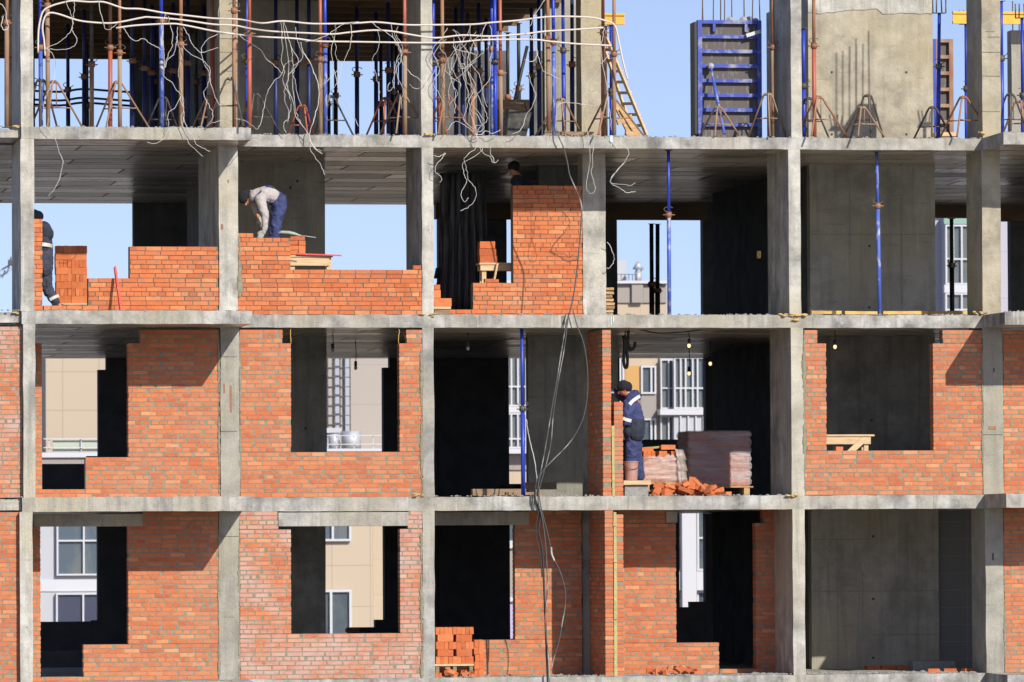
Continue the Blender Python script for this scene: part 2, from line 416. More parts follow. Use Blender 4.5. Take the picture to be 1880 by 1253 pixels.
COLS = [  # floor, px left, px right, front y, depth, material
    (4, 38, 61, BAL, 1.85, 'concrete_pale'), (3, 38, 63, BAL, 1.85, 'concrete_pale'), (2, 43, 65, BAL, 1.6, 'concrete_pale'), (1, 37, 60, BAL, 1.6, 'concrete_pale'),
    (4, 403, 437, 0, 1.9, 'concrete_tan'), (3, 402, 437, 0, 3.1, 'concrete_pale'), (2, 405, 440, 0, 3.1, 'concrete_wall'), (1, 402, 440, 0, 3.1, 'concrete_wall'),
    (4, 773, 794, 0, 1.86, 'concrete_pale'), (3, 775, 796, 0, 1.86, 'concrete_pale'), (2, 776, 797, 0, 1.86, 'concrete'), (1, 776, 798, 0, 1.86, 'concrete'),
    (4, 1067, 1105, REC, .5, 'concrete_tan'), (3, 1070, 1112, REC, .5, 'concrete_pale'), (2, 1078, 1116, REC, .5, 'concrete'), (1, 1069.5, 1112, REC+.1, .5, 'concrete'),
    (4, 1452, 1472, 0, 1.75, 'concrete_pale'), (3, 1448, 1470, 0, 1.75, 'concrete_pale'), (2, 1453, 1476, 0, 1.75, 'concrete_pale'), (1, 1456, 1478, 0, 1.75, 'concrete_pale'),
    (4, 1803, 1837, 0, 1.1, 'concrete_tan'), (3, 1803, 1837, 0, 1.1, 'concrete_tan'), (2, 1805, 1842, 0, 1.0, 'concrete_wall'), (1, 1810, 1843, 0, 1.0, 'concrete_wall')]
MIDY = {4: 120, 3: 420, 2: 760, 1: 1090}
for f, a, b, y, dp, mt in COLS:
    x0, x1 = PX(a, MIDY[f], y), PX(b, MIDY[f], y)
    zt = BOT[f+1] if f < 4 else (19.38 if a < 1400 else 19.38)
    rough_box(x0, x1, y, y+dp, TOP[f]-.003, zt+.003, [mt], 'column', 'z', .3, jy=.006)
    if f == 1: rough_box(x0, x1, y, y+dp, 0, BOT[1]+.003, [mt], 'column', 'z', .5)
# starter bars above the two piers and the core wall where no deck covers them
def rebars(pts, z0, z1, r=.011):
    for x, y in pts:
        m = MB('rebar'); lx = random.uniform(-.02, .02)
        m.tube([(x, y, z0), (x+lx, y+random.uniform(-.02, .02), z1+random.uniform(-.25, .2))], r, 6)
        m.build('rebar', bld)
for a, b, dp in ((1452, 1472, 1.75), (1803, 1837, 1.1)):
    x0, x1 = PX(a, 0, 0)+.04, PX(b, 0, 0)-.04
    rebars([(x, y) for y in [dp*k/4+.05 for k in range(4)] for x in (x0, x1)], 19.3, 20.9)

# grey concrete walls behind the front bays
def cwall(px0, px1, f, y, th, mt='concrete_wall', py0=None, py1=None, label=None, gap=.003):
    ym = MIDY[f]
    z1 = BOT[f+1]-gap if py0 is None else PZ(py0, (px0+px1)/2, y)
    z0 = TOP[f]-gap if py1 is None else PZ(py1, (px0+px1)/2, y)
    o = rough_box(PX(px0, ym, y), PX(px1, ym, y), y, y+th, z0, z1, [mt], 'concrete_wall', 'z', .6, jy=.003)
    if label: o['label'] = label
cwall(430, 597, 3, GREY, .25); cwall(430, 600, 2, GREY, .25, 'concrete_deep_grey'); cwall(430, 598, 1, GREY, .25, 'concrete_deep_grey'); cwall(430, 595, 4, GREY, .25)
cwall(1487, 1717, 3, GREY, .25); cwall(1487, 1717, 2, GREY, .25, 'concrete_deep_grey'); cwall(1490, 1724, 1, GREY, .25)
cwall(970, 1135, 2, GREY, .25, 'concrete_deep_grey'); cwall(990, 1100, 3, GREY+.5, .25, 'concrete_shaded'); cwall(1000, 1104, 4, GREY, .25); cwall(950, 1120, 1, GREY, .25)
# block wall beside the grey wall on the lowest floor
m = MB('block_wall'); m.box(PX(1726, 1090, GREY), PX(1840, 1090, GREY), GREY+.12, GREY+.3, TOP[1], BOT[2]-.004); m.build('block_wall', bld)
# tall poured wall on the top floor, ragged upper edge, higher to the left
m = MB('concrete_tan'); x0, x1 = PX(1484, 130, GREY), PX(1713, 130, GREY); n = 26
top = [PZ(-14 if i < 8 else -14+5*min(1, (i-8)/3.), 1600, GREY) + random.uniform(-.02, .02) for i in range(n+1)]
for i in range(n):
    a, b = x0+(x1-x0)*i/n, x0+(x1-x0)*(i+1)/n
    m.hexa([(a, GREY, TOP[4]-.003), (b, GREY, TOP[4]-.003), (b, GREY+.25, TOP[4]-.003), (a, GREY+.25, TOP[4]-.003),
            (a, GREY, top[i]), (b, GREY, top[i+1]), (b, GREY+.25, top[i+1]), (a, GREY+.25, top[i])])
bmesh.ops.remove_doubles(m.bm, verts=m.bm.verts[:], dist=1e-4)
for f in [f for f in m.bm.faces if abs(f.normal.x) > .99 and x0+.01 < f.calc_center_median().x < x1-.01]: m.bm.faces.remove(f)
ow = m.build('concrete_wall', bld); ow['label'] = 'tall sunlit poured wall with ragged upper edge'
# pour lip near its top and tie holes
m = MB('concrete_pale'); xs = [x0+(x1-x0)*i/20 for i in range(21)]
lip = [PZ(25 - (12 if i < 12 else 0)*((i-4)/8. if 4 <= i < 12 else (1 if i >= 12 else 0)) + random.uniform(-2, 2), 1600, GREY) for i in range(21)]
for i in range(20):
    zt_ = min(top[min(n, int(i*n/20))], top[min(n, int((i+1)*n/20))])-.02
    m.hexa([(xs[i], GREY-.016, lip[i]), (xs[i+1], GREY-.016, lip[i+1]), (xs[i+1], GREY-.001, lip[i+1]), (xs[i], GREY-.001, lip[i]),
            (xs[i], GREY-.012, zt_), (xs[i+1], GREY-.012, zt_), (xs[i+1], GREY-.001, zt_), (xs[i], GREY-.001, zt_)])
m.build('pour_lip', bld)
for a, b, yy in ((1664, 18, GREY), (1664, 133, GREY), (1527, 133, GREY), (1664, 247, GREY), (1527, 247, GREY), (1596, 452, GREY), (1596, 565, GREY), (1600, 772, GREY), (1603, 985, GREY), (1603, 1100, GREY), (1603, 1208, GREY), (546, 333, GREY), (533, 345, GREY), (561, 787, GREY)):
    m = MB('steel_black'); q = P(a, b, yy); m.tube([(q.x, yy-.006, q.z), (q.x, yy-.001, q.z)], .022, 10); m.build('tie_hole', bld)
# returns of the core and party walls running into the depth
def perp(px, y0, y1, f, mt='concrete_wall', top=None, w=.22):
    x = PX(px, MIDY[f], y0)
    rough_box(x, x+w, y0+.26, y1, TOP[f]-.003, (BOT[f+1]-.003) if top is None else top, [mt], 'concrete_wall', 'z', 1.0, jy=.002)
for f in (1, 2, 3): perp(1487, GREY, 12.8, f, 'concrete_shaded')
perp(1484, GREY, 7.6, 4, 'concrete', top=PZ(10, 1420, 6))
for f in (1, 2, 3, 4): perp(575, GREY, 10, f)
for f in (1, 2, 3): perp(1070, GREY+.4, 9, f, 'concrete_shaded')
for f in (1, 2, 3, 4): perp(440, 4.0, 12.5, f, 'concrete_shaded', w=.2)
# rear facade: concrete piers on the upper floors, stepped brick walls on the lower ones
cw = 'concrete_shaded'
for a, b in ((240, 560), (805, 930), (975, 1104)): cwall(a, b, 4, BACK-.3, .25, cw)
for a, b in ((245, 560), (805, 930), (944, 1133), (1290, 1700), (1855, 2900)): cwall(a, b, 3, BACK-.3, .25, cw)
def rear(rects, f):
    m = MB('rear_block_shaded')
    for a, b, c, d in rects:
        z0 = TOP[f]-.003 if d is None else PZ(d, a, BACK); z1 = BOT[f+1]-.003 if b is None else PZ(b, a, BACK)
        m.box(PX(a, MIDY[f], BACK), PX(c, MIDY[f], BACK), BACK-.3, BACK-.05, z0, z1)
    m.build('rear_brick_wall', bld)
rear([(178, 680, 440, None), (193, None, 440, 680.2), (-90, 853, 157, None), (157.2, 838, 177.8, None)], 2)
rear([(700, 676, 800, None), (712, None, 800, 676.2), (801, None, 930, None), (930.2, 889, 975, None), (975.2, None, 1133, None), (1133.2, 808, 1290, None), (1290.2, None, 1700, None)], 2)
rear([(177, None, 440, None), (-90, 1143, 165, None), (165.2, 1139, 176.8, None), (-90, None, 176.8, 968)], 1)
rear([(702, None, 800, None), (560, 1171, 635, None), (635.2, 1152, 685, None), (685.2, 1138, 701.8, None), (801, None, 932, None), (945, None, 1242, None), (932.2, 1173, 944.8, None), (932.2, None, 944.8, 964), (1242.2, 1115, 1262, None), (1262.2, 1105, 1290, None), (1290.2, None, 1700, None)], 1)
m = MB('rear_block_shaded'); m.pbox(30, 1196, 190, 1226, 5.0, .2); m.build('added_low_wall', bld)  # added low wall, hides the sky-lit floor behind it
# timber downstand left under the rear edge of the third-floor ceiling
m = MB('deck_ply'); m.pbox(800, 366, 1300, 403, BACK-.6, .25); m.build('edge_shutter', bld)
m = MB('deck_ply'); m.pbox(1712, 366, 1800, 400, BACK-.6, .25); m.pbox(1801, 366, 2900, 408, BACK-.6, .25); m.build('edge_shutter', bld)

# ------------------------------------------------------------------ brick walls, brick by brick
CH, BL, BH, JT = .075, .25, .065, .010
def snapz(z, zb): return zb + round((z-zb)/CH)*CH
def brick_part(rects, along, v0, v1, zb, mats, rec, name='brick_wall', jz=.002, hdr=6, jag=0.):
    """rects: (u0, z0, u1, z1). along 'x': u is x and the wall spans y v0..v1; along 'y': u is y and it spans x v0..v1"""
    m = MB(mats)
    rects = [(min(a, c), snapz(min(b, d), zb), max(a, c), snapz(max(b, d), zb)) for a, b, c, d in rects]
    def bx(u0, u1, w0, w1, z0, z1, **k):
        if along == 'x': m.box(u0, u1, w0, w1, z0, z1, **k)
        else: m.box(w0, w1, u0, u1, z0, z1, **k)
    thin = .0 if 'mortar_dark' in mats else .0032
    sh = .012 if thin else .006
    for a, b, c, d in rects:
        def joins(u, lo): return any(abs((q[2] if lo else q[0])-u) < .04 and min(q[3], d)-max(q[1], b) > .1 for q in rects)
        bx(a+(-.002 if joins(a, True) else sh), c-(.0005 if joins(c, False) else sh), v0+rec, v1-rec, b-(.0 if b > zb+.01 else .0), d-.004, mi=0)
    zmax = max(r[3] for r in rects); k = 0
    umin = min(r[0] for r in rects)
    while zb + k*CH < zmax-.02:
        z0 = zb+k*CH+.005+thin; z1 = z0+BH-2*thin; zc = (z0+z1)/2
        iv = sorted((r[0], r[2]) for r in rects if r[1] < zc < r[3]); mer = []
        for a, b in iv:
            if mer and a < mer[-1][1]+.02: mer[-1][1] = max(b, mer[-1][1])
            else: mer.append([a, b])
        head = (k % hdr == hdr-2)
        ln = (.12 if head else BL)+JT
        off = (.06 if head else (.13 if k % 2 else 0)) + random.uniform(-.015, .015)
        for a, b in mer:
            u = umin + off + math.floor((a-umin-off)/ln)*ln
            while u < b-.01:
                s, e = max(u, a), min(u+ln-JT, b)
                ln2 = ln + random.uniform(-.006, .006)
                if not head and random.random() < .05: ln2 = .13
                if thin and random.random() < .2 and e-s > .1 and b-e > .02: e -= random.uniform(.014, .042)
                if e > b-.012: e = b
                if e-s > .035:
                    dj = random.uniform(-.005, -.0005); dz = random.uniform(-jz, jz)
                    jl = random.uniform(0, jag) if (b-e) < .01 else 0
                    bx(s+random.uniform(0, .003)+thin, e-random.uniform(0, .003)-thin+jl, v0+dj, v1+random.uniform(.0005, .005), z0+dz, z1+dz+random.uniform(-.002, .002), mi=1, rnd=min(1, max(0, random.gauss(.5, .20))))
                u += ln2
        k += 1
    return m.build(name, bld)
def wall(rects_px, y, f, style, th=.25, label=None, hdr=6):
    ym = MIDY[f]; rs = []; xm = (max(-60, min(q[0] for q in rects_px))+min(1900, max(q[2] for q in rects_px)))/2
    for a, b, c, d in rects_px:
        z1 = BOT[f+1]-.012 if b is None else PZ(b, xm, y); z0 = TOP[f] if d is None else PZ(d, xm, y)
        rs.append((PX(a, ym, y), z0, PX(c, ym, y), z1))
    mats, rec = {'fresh': (['mortar_dark', 'brick_fresh'], .008), 'old': (['mortar_light', 'brick_smeared'], .002), 'white': (['mortar_light', 'brick_whitened'], .002)}[style]
    o = brick_part(rs, 'x', y, y+th, TOP[f], mats, rec, hdr=hdr)
    if label: o['label'] = label
    return o
# third floor
wall([(162, 511, 238, None), (238, 456, 401, None), (80, 560, 162, None)], 0, 3, 'fresh', label='half-built brick wall with stepped top edge')
wall([(46, 401, 78, None)], .02, 3, 'fresh', label='slim unfinished brick pier')
wall([(437, 436, 533, None), (533, 496, 774, None), (757, 488, 774, 496), (437, 427.5, 465, 436)], .01, 3, 'fresh', label='half-built brick wall, higher at its left end')
wall([(796, 570, 868, None), (868, 519, 942, None), (942, 343, 1069, None)], REC, 3, 'fresh', label='set-back brick wall with tall right half')
# second floor
wall([(-70, None, 42, None)], BAL+.12, 2, 'white')
wall([(55, 632, 77, None), (77, 897, 157, None), (157, 843, 235, None), (235, 632, 258, 843), (258, None, 404, 843), (235, 843, 404, None)], .01, 2, 'old', label='brick wall around a stepped doorway under the balcony')
wall([(440, None, 520, 632), (440, 632, 535, 827), (733, 632, 776, 827), (746, None, 776, 632), (440, 827, 776, None)], .01, 2, 'old', label='brick wall around a square window opening')
wall([(1476, None, 1502, 630), (1476, 630, 1518, 829), (1713, 630, 1805, 829), (1731, None, 1805, 630), (1476, 829, 1805, None)], .01, 2, 'old', label='brick wall around a wide dark window opening')
wall([(1842, None, 2100, None)], .01, 2, 'old')
# lowest floor
wall([(-70, None, 38, None)], BAL+.12, 1, 'old')
wall([(52, 967, 75, None), (75, 1239, 152, None), (152, 1184, 235, None), (235, 968, 262, 1184), (262, None, 402, 1184), (235, 1184, 402, None)], .01, 1, 'old', label='brick wall around a stepped opening under the lintel')
wall([(440, None, 512, 968), (440, 968, 535, 1163), (734, 968, 776, 1163), (749, None, 776, 968), (440, 1163, 776, None)], .01, 1, 'white', label='whitened brick wall around a window opening')
wall([(972, None, 1069, 966), (945, 966, 1069, 1176), (874, 1176, 1069, None), (797, 1224, 874, None)], REC, 1, 'old', label='set-back brick wall beside a tall opening')
wall([(1134, None, 1224, 961), (1134, 961, 1242, 1179), (1134, 1179, 1320, None), (1320, 1226, 1387, None), (1387, 962, 1446, None), (1401, None, 1446, 962)], REC, 1, 'old', label='set-back brick wall with stepped opening')
wall([(1843, None, 2100, None)], .01, 1, 'old')
# two-leaf brick fins between the loggias, with mineral wool between the leaves
for f, a, b, c, d, tp in ((2, 1107, 1122, 1128, 1143.5, 736), (1, 1111.5, 1126, 1133, 1145, None)):
    ym = MIDY[f]
    zt = BOT[f+1]-.012
    o = brick_part([(.0, TOP[f], REC-.004, zt)], 'y', PX(a, ym), PX(b, ym), TOP[f], ['mortar_light', 'brick_smeared'], .004)
    o['label'] = 'brick fin wall end, full height'
    zt2 = zt-.03 if tp is None else PZ(tp)
    brick_part([(.01, TOP[f], REC-.004, zt2)], 'y', PX(c, ym), PX(d, ym), TOP[f], ['mortar_light', 'brick_smeared'], .004)
    m = MB('insulation'); zt3 = zt-.02 if tp is None else PZ(782); x0, x1 = PX(b, ym)+.005, PX(c, ym)-.004
    z = TOP[f]; 
    while z < zt3-.05:
        h = min(random.choice((.6, .95, 1.0)), zt3-z)
        m.box(x0+random.uniform(0, .006), x1, random.uniform(-.035, .0), REC-.01, z, z+h-.006, jit=.004); z += h
    m.build('insulation_strip', bld)
# concrete lintels of the lowest floor
for a, b, c, d, y in ((62, 944, 262, 967, .0), (511, 941, 750, 966.5, -.012), (797, 940, 972, 964.5, REC-.01), (1223, 939, 1244, 960, REC-.03)):
    m = MB('concrete'); m.pbox(a, b, c, d, y, .27); m.build('lintel', bld, bevel=.008)
# yellow mounting foam squeezed out at the joints
def foam(px, py, y, w, n=16):
    m = MB('foam'); q = P(px, py, y)
    for i in range(n):
        m.sphere((q.x+random.uniform(-w, w), q.y-random.uniform(-.02, .05), q.z+random.uniform(-.022, .022)), random.uniform(.010, .030), 7, 5, sc=(random.uniform(1.2, 2.4), 1, random.uniform(.4, .8)))
    m.build('foam_seal', bld, smooth=True)
for a in ((28, 233, BAL+.1, .07, 14), (1455, 579, 0, .22, 34), (1460, 587, 0, .05, 8), (785, 578, 0, .12, 12), (768, 909, 0, .07, 9), (1452, 911, 0, .08, 10), (1800, 245, 0, .07, 8), (30, 575, BAL+.1, .06, 8), (790, 247, 0, .10, 8), (1800, 575, 0, .12, 10)): foam(*a)
# cast lines, slots and paint marks on columns and slabs
def mark(name, mat, a, b, c, d, y):
    m = MB(mat); m.pbox(a, b, c, d, y-.007, .006); m.build(name, bld)
for a, c, py in ((804, 1837, 0),): pass
for x0_, x1_, ys in ((403, 437, (62, 71, 96, 131)), (1803, 1837, (58, 68, 96, 140, 205)), (405, 440, (655, 792)), (402, 440, (985, 1133)), (1805, 1842, (798,))):
    for py in ys:
        w0 = random.uniform(0, .35)*(x1_-x0_) if random.random() < .5 else 0; w1 = random.uniform(0, .4)*(x1_-x0_) if random.random() < .5 else 0
        mark('cast_line', 'cast_dark', x0_+1+w0, py-.55, x1_-1-w1, py+.55, BAL if x0_ == 38 else 0)
mark('embedded_strip', 'rust', 422.5, 708, 426, 757, 0); mark('embedded_strip', 'rust', 411, 705, 413, 722, 0); mark('embedded_strip', 'rust', 418, 330, 421, 336, 0); mark('embedded_strip', 'rust', 406, 412, 410, 421, 0)
mark('rust_patch', 'rust', 1815, 783, 1829, 789, 0); mark('slot', 'steel_black', 1822, 1016, 1824.5, 1029, 0); mark('slot', 'steel_black', 1824, 676, 1826, 684, 0)
for a_, b_, c_ in ((1538, 1030, 1225), (1583, 1048, 1180), (1521, 1000, 1120), (1667, 960, 1100), (1560, 330, 470), (1655, 360, 560)): mark('lime_streak', 'block_grey', a_, b_, a_+1.6, c_, GREY)
for a_, c_, py in ((1492, 1715, 1085), (1492, 1600, 990), (1600, 1720, 1165), (1490, 1712, 430)): mark('pour_line', 'cast_dark', a_, py, c_, py+1, GREY)
mark('paint_mark', 'paint_pale', 1120, 249, 1125, 262, 0); mark('paint_mark', 'paint_pale', 1121.5, 262.2, 1123, 268, 0); mark('paint_mark', 'paint_pale', 1121, 581, 1123, 597, 0); mark('paint_mark', 'paint_pale', 1125, 580, 1127, 592, 0); mark('paint_mark', 'cast_dark', 1031, 580, 1038, 596, 0)
# sloped mortar daubs filling the joints of old walls beside the columns
def daub(px, py0, py1, y, w=.05):
    m = MB('mortar_light'); z0, z1 = PZ(py1, px, y), PZ(py0, px, y); n = int((z1-z0)/.028); x = PX(px, (py0+py1)/2, y)
    for i in range(n):
        z = z0+(z1-z0)*i/n
        m.sphere((x+random.uniform(-.2, .2)*w, y-.001, z), random.uniform(.5, 1)*w*(.65+.35*math.sin(z*5+px)), 7, 5, sc=(1, .12, random.uniform(1.2, 2)) if w > 0 else 1)
    m.build('mortar_joint', bld, smooth=True)
daub(440, 430, 540, 0, .055); daub(402, 615, 905, 0, .03); daub(441, 610, 905, 0, .03); daub(774, 640, 905, 0, .04); daub(1477, 620, 905, 0, .045); daub(1804, 640, 905, 0, .03)
daub(402, 985, 1240, 0, .03); daub(439, 990, 1240, 0, .03); daub(774, 980, 1240, 0, .04); daub(1845, 1060, 1240, 0, .035); daub(41, 610, 905, BAL+.1, .03)

# ------------------------------------------------------------------ timber deck of the next floor and its joists
dk = thing('slab_formwork', (PX(500), 5, BOT[5]), 'dark timber slab formwork deck roofing the left part of the top floor', 'formwork')
m = MB('deck_ply'); m.box(XL, PX(1104, 0), -.05, 17, BOT[5], BOT[5]+.03); m.box(XL, PX(462, 0, BAL), -1.45, -.055, BOT[5], BOT[5]+.03); m.build('plywood_deck', dk)
m = MB('concrete_slab'); m.box(XL, PX(1104, 0)-.02, -.03, 17, BOT[5]+.034, BOT[5]+.24); m.build('concrete_layer', dk)
yy = .35
while yy < 17:
    m = MB('deck_ply'); m.box(XL, PX(1104, 0), yy-.04, yy+.04, BOT[5]-.21, BOT[5]-.003); m.build('timber_beam', dk); yy += 1.18

# ------------------------------------------------------------------ ground, sky
m = MB('ground_soil'); m.faces([(-3000, -400, 0), (3000, -400, 0), (3000, 6000, 0), (-3000, 6000, 0)], [(0, 1, 2, 3)])
g = m.build('ground', origin=(0, 0, 0)); tag(g, 'bare pale soil of the building site', None, None, 'structure')

# ------------------------------------------------------------------ steel shoring props
ORD = ['first', 'second', 'third', 'fourth', 'fifth', 'sixth', 'seventh', 'eighth', 'ninth', 'tenth', 'eleventh', 'twelfth', 'thirteenth', 'fourteenth', 'fifteenth', 'sixteenth']
def prop(px, y, f, ztop, low, high, label, group, split=.45, fork=False, lean=0, r=.036, collar=True, pym=None):
    b = Vector((PX(px, pym or MIDY[f], y), y, TOP[f]+.002)); hgt = ztop-b.z
    t = thing('steel_prop', b, label, 'prop', group)
    ln = lean; top = lambda z: Vector((b.x+ln*(z-b.z), b.y, z))
    zs = b.z+hgt*split
    m = MB('steel_dark'); m.box(b.x-.07, b.x+.07, b.y-.07, b.y+.07, b.z, b.z+.008); m.build('base_plate', t)
    m = MB(low); m.tube([top(b.z+.006), top(zs)], r, 10); m.build('outer_tube', t)
    m = MB(high); m.tube([top(zs-.02), top(ztop-.008)], r*.8, 10)
    m.build('inner_tube', t)
    if collar:
        m = MB('rust' if low != 'blue_paint' else 'steel_dark'); m.tube([top(zs-.07), top(zs+.02)], r*1.5, 10); m.tube([top(zs-.03)+Vector((-.10, -.01, 0)), top(zs-.03)+Vector((.10, -.01, 0))], .011, 6); c = m.build('collar', t)
        m = MB('steel_dark'); an = random.uniform(0, 6)
        m.tube([top(zs+.07)+Vector((.09*math.cos(a_)*1.0-.0, -.03+.02*math.sin(a_), .045*math.sin(a_)-.01)) for a_ in [an+k*.55 for k in range(9)]], .007, 5); m.build('pin', t)
    m = MB('steel_dark')
    if fork:
        m.box(top(ztop).x-.11, top(ztop).x+.11, b.y-.07, b.y+.07, ztop-.008, ztop)
        for sx in (-.1, -.04, .03, .1): m.tube([(top(ztop).x+sx, b.y-.06 if sx > 0 else b.y+.05, ztop), (top(ztop).x+sx*1.15, b.y, ztop+.24)], .012, 6)
        m.build('fork_head', t)
    else:
        m.box(top(ztop).x-.06, top(ztop).x+.06, b.y-.06, b.y+.06, ztop-.008, ztop-.001); m.build('head_plate', t)
    return t
ZD = BOT[5]-.212
FRONT = [  # px, y, lower material, upper material, colour word, split
    (12, -1.25, 'rust_dusty', 'rust', 'rusty brown', .62), (75, -1.2, 'blue_dusty', 'blue_paint', 'paint-flaked blue', .48), (88, -1.3, 'rust_dusty', 'rust', 'rusty brown', .72),
    (168, 1.6, 'rust_dusty', 'steel_dark', 'dark rusty', .5), (202, .6, 'red_paint', 'rust', 'faded red', .58), (220, -1.3, 'rust_dusty', 'rust', 'rusty brown', .45),
    (297, -.6, 'blue_dusty', 'blue_paint', 'paint-flaked blue', .66), (332, -1.35, 'rust_dusty', 'rust', 'rusty brown', .5), (390, .5, 'red_paint', 'rust', 'faded red', .66),
    (430, -1.35, 'rust', 'rust', 'rusty brown', .7), (453.5, .75, 'blue_paint', 'blue_paint', 'deep blue', .5), (457.5, -.3, 'red_paint', 'red_paint', 'faded red', .6),
    (588, .15, 'rust_dusty', 'red_paint', 'faded red', .5), (597, .35, 'blue_dusty', 'blue_paint', 'paint-flaked blue', .6), (743, .15, 'rust_dusty', 'red_paint', 'faded red', .55),
    (795, .8, 'blue_paint', 'blue_paint', 'deep blue', .5), (813, .15, 'rust_dusty', 'rust', 'rusty brown', .5), (903.5, .9, 'blue_dusty', 'blue_paint', 'paint-flaked blue', .6), (909, .45, 'blue_paint', 'blue_paint', 'deep blue', .5),
    (919, .1, 'rust_dusty', 'red_paint', 'faded red', .42), (1007, .6, 'rust_dusty', 'rust', 'rusty brown', .66), (1017, .1, 'blue_dusty', 'blue_paint', 'paint-flaked blue', .62), (1035, 1.1, 'blue_paint', 'blue_paint', 'deep blue', .6),
    (1107, .5, 'rust', 'rust', 'rusty brown', .7), (1127, .15, 'rust_dusty', 'rust', 'rusty brown', .55)]
cnt = {}
for px, y, lo, hi, w, sp in FRONT:
    k = cnt.get(w, 0); cnt[w] = k+1
    n = sum(1 for q in FRONT if q[4] == w)
    lb = f'{w} prop, {ORD[k]} from left of the top floor\'s {n} {w} front props'
    if n == 1: lb = f'{w} steel prop standing behind the others on the top floor, left'
    prop(px, y, 4, ZD if y > -.05 else BOT[5]-.002, lo, hi, lb, 'steel props in the front rows of the top floor', sp, lean=random.uniform(-.004, .004), r=random.uniform(.034, .04))
for px, y, lo, hi, lb, zt, fk, sp, mt_ in (
    (1419, .5, 'rust_dusty', 'rust', 'rusty prop with a blue ring in front of the grey pier, top floor right', 19.7, False, .52, 0),
    (1475.5, .9, 'blue_paint', 'blue_paint', 'blue prop half hidden behind the pale pier beside the tall sunlit wall', PZ(52, 1475, .9), False, .5, 0),
    (1494.5, .15, 'red_paint', 'rust', 'red lower and rusty upper prop in front of the tall sunlit wall', 19.7, False, .52, 0),
    (1721, 1.2, 'blue_paint', 'blue_paint', 'leaning blue prop with open fork head right of the tall sunlit wall', PZ(24, 1721, 1.2), True, .6, .018),
    (1774, 4.54, 'blue_paint', 'blue_paint', 'blue prop with fork head carrying the yellow beam, top floor right', PZ(44, 1774, 4.5), True, .52, 0),
    (1839, .5, 'blue_paint', 'blue_paint', 'slim blue prop directly right of the stained tan column, top floor', PZ(2, 1839, .5), False, .6, 0),
    (1877, 1.4, 'blue_paint', 'blue_paint', 'blue prop with rusty fork at the right picture edge, top floor', PZ(33, 1877, 1.4), True, .4, 0)):
    prop(px, y, 4, zt, lo, hi, lb, None, sp, fork=fk, lean=mt_)
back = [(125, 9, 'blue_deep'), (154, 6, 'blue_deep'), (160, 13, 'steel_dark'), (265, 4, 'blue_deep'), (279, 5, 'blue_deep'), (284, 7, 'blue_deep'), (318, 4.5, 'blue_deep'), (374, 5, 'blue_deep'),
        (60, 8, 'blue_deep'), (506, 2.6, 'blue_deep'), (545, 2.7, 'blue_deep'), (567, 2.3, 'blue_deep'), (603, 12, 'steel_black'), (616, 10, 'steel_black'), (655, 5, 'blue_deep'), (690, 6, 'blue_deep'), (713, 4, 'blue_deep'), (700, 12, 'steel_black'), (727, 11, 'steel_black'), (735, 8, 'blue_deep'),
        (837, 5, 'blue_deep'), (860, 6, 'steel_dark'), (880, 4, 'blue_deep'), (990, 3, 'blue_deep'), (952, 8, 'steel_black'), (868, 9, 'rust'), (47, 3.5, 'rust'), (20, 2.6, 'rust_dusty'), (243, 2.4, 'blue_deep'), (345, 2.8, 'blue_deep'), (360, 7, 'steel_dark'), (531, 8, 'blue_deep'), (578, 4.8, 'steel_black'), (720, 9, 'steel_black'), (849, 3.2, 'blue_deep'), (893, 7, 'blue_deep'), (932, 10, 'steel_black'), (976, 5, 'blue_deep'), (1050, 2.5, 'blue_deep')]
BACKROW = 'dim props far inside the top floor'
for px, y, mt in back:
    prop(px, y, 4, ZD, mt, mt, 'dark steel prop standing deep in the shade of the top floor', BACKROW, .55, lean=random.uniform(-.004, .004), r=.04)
# slanting dark brace seen in the gap of the third bay
t = thing('slanting_brace', P(965, 210, 7), 'dark brace leaning across the narrow gap of sky, top floor', 'brace')
m = MB('steel_black'); m.tube([P(938, 215, 7), P(968, 85, 7)], .03, 8); m.build('tube', t)
m = MB('steel_dark'); m.box(*[v for a in ((P(938, 215, 7).x-.08, P(938, 215, 7).x+.08), (6.9, 7.1), (TOP[4]+.002, TOP[4]+.02)) for v in a]); m.build('foot_plate', t)
prop(1228, .35, 3, BOT[4]-.002, 'blue_dusty', 'blue_paint', 'bright blue prop in the open third-floor bay with sky behind', None, .62, r=.034)
prop(1614, .4, 3, BOT[4]-.002, 'blue_dusty', 'blue_dusty', 'paint-worn blue prop in front of the grey third-floor wall', None, .68, lean=-.012, r=.036)
prop(960, .3, 2, BOT[3]-.002, 'blue_paint', 'blue_paint', 'deep blue prop in the dark open second-floor bay', None, .53, lean=-.004, r=.036)
prop(1196, 14.2, 3, BOT[4]-.5, 'steel_black', 'steel_black', 'black prop silhouetted on the sky, left of a close pair', None, .5, r=.05, lean=.0)
prop(1206, 14.3, 3, BOT[4]-.5, 'steel_black', 'steel_black', 'black prop silhouetted on the sky, right of a close pair', None, .45, r=.05, lean=.006)
prop(1747, 12, 3, BOT[4]-.5, 'steel_black', 'steel_black', 'single black prop before the distant lavender window bay', None, .62, r=.045)

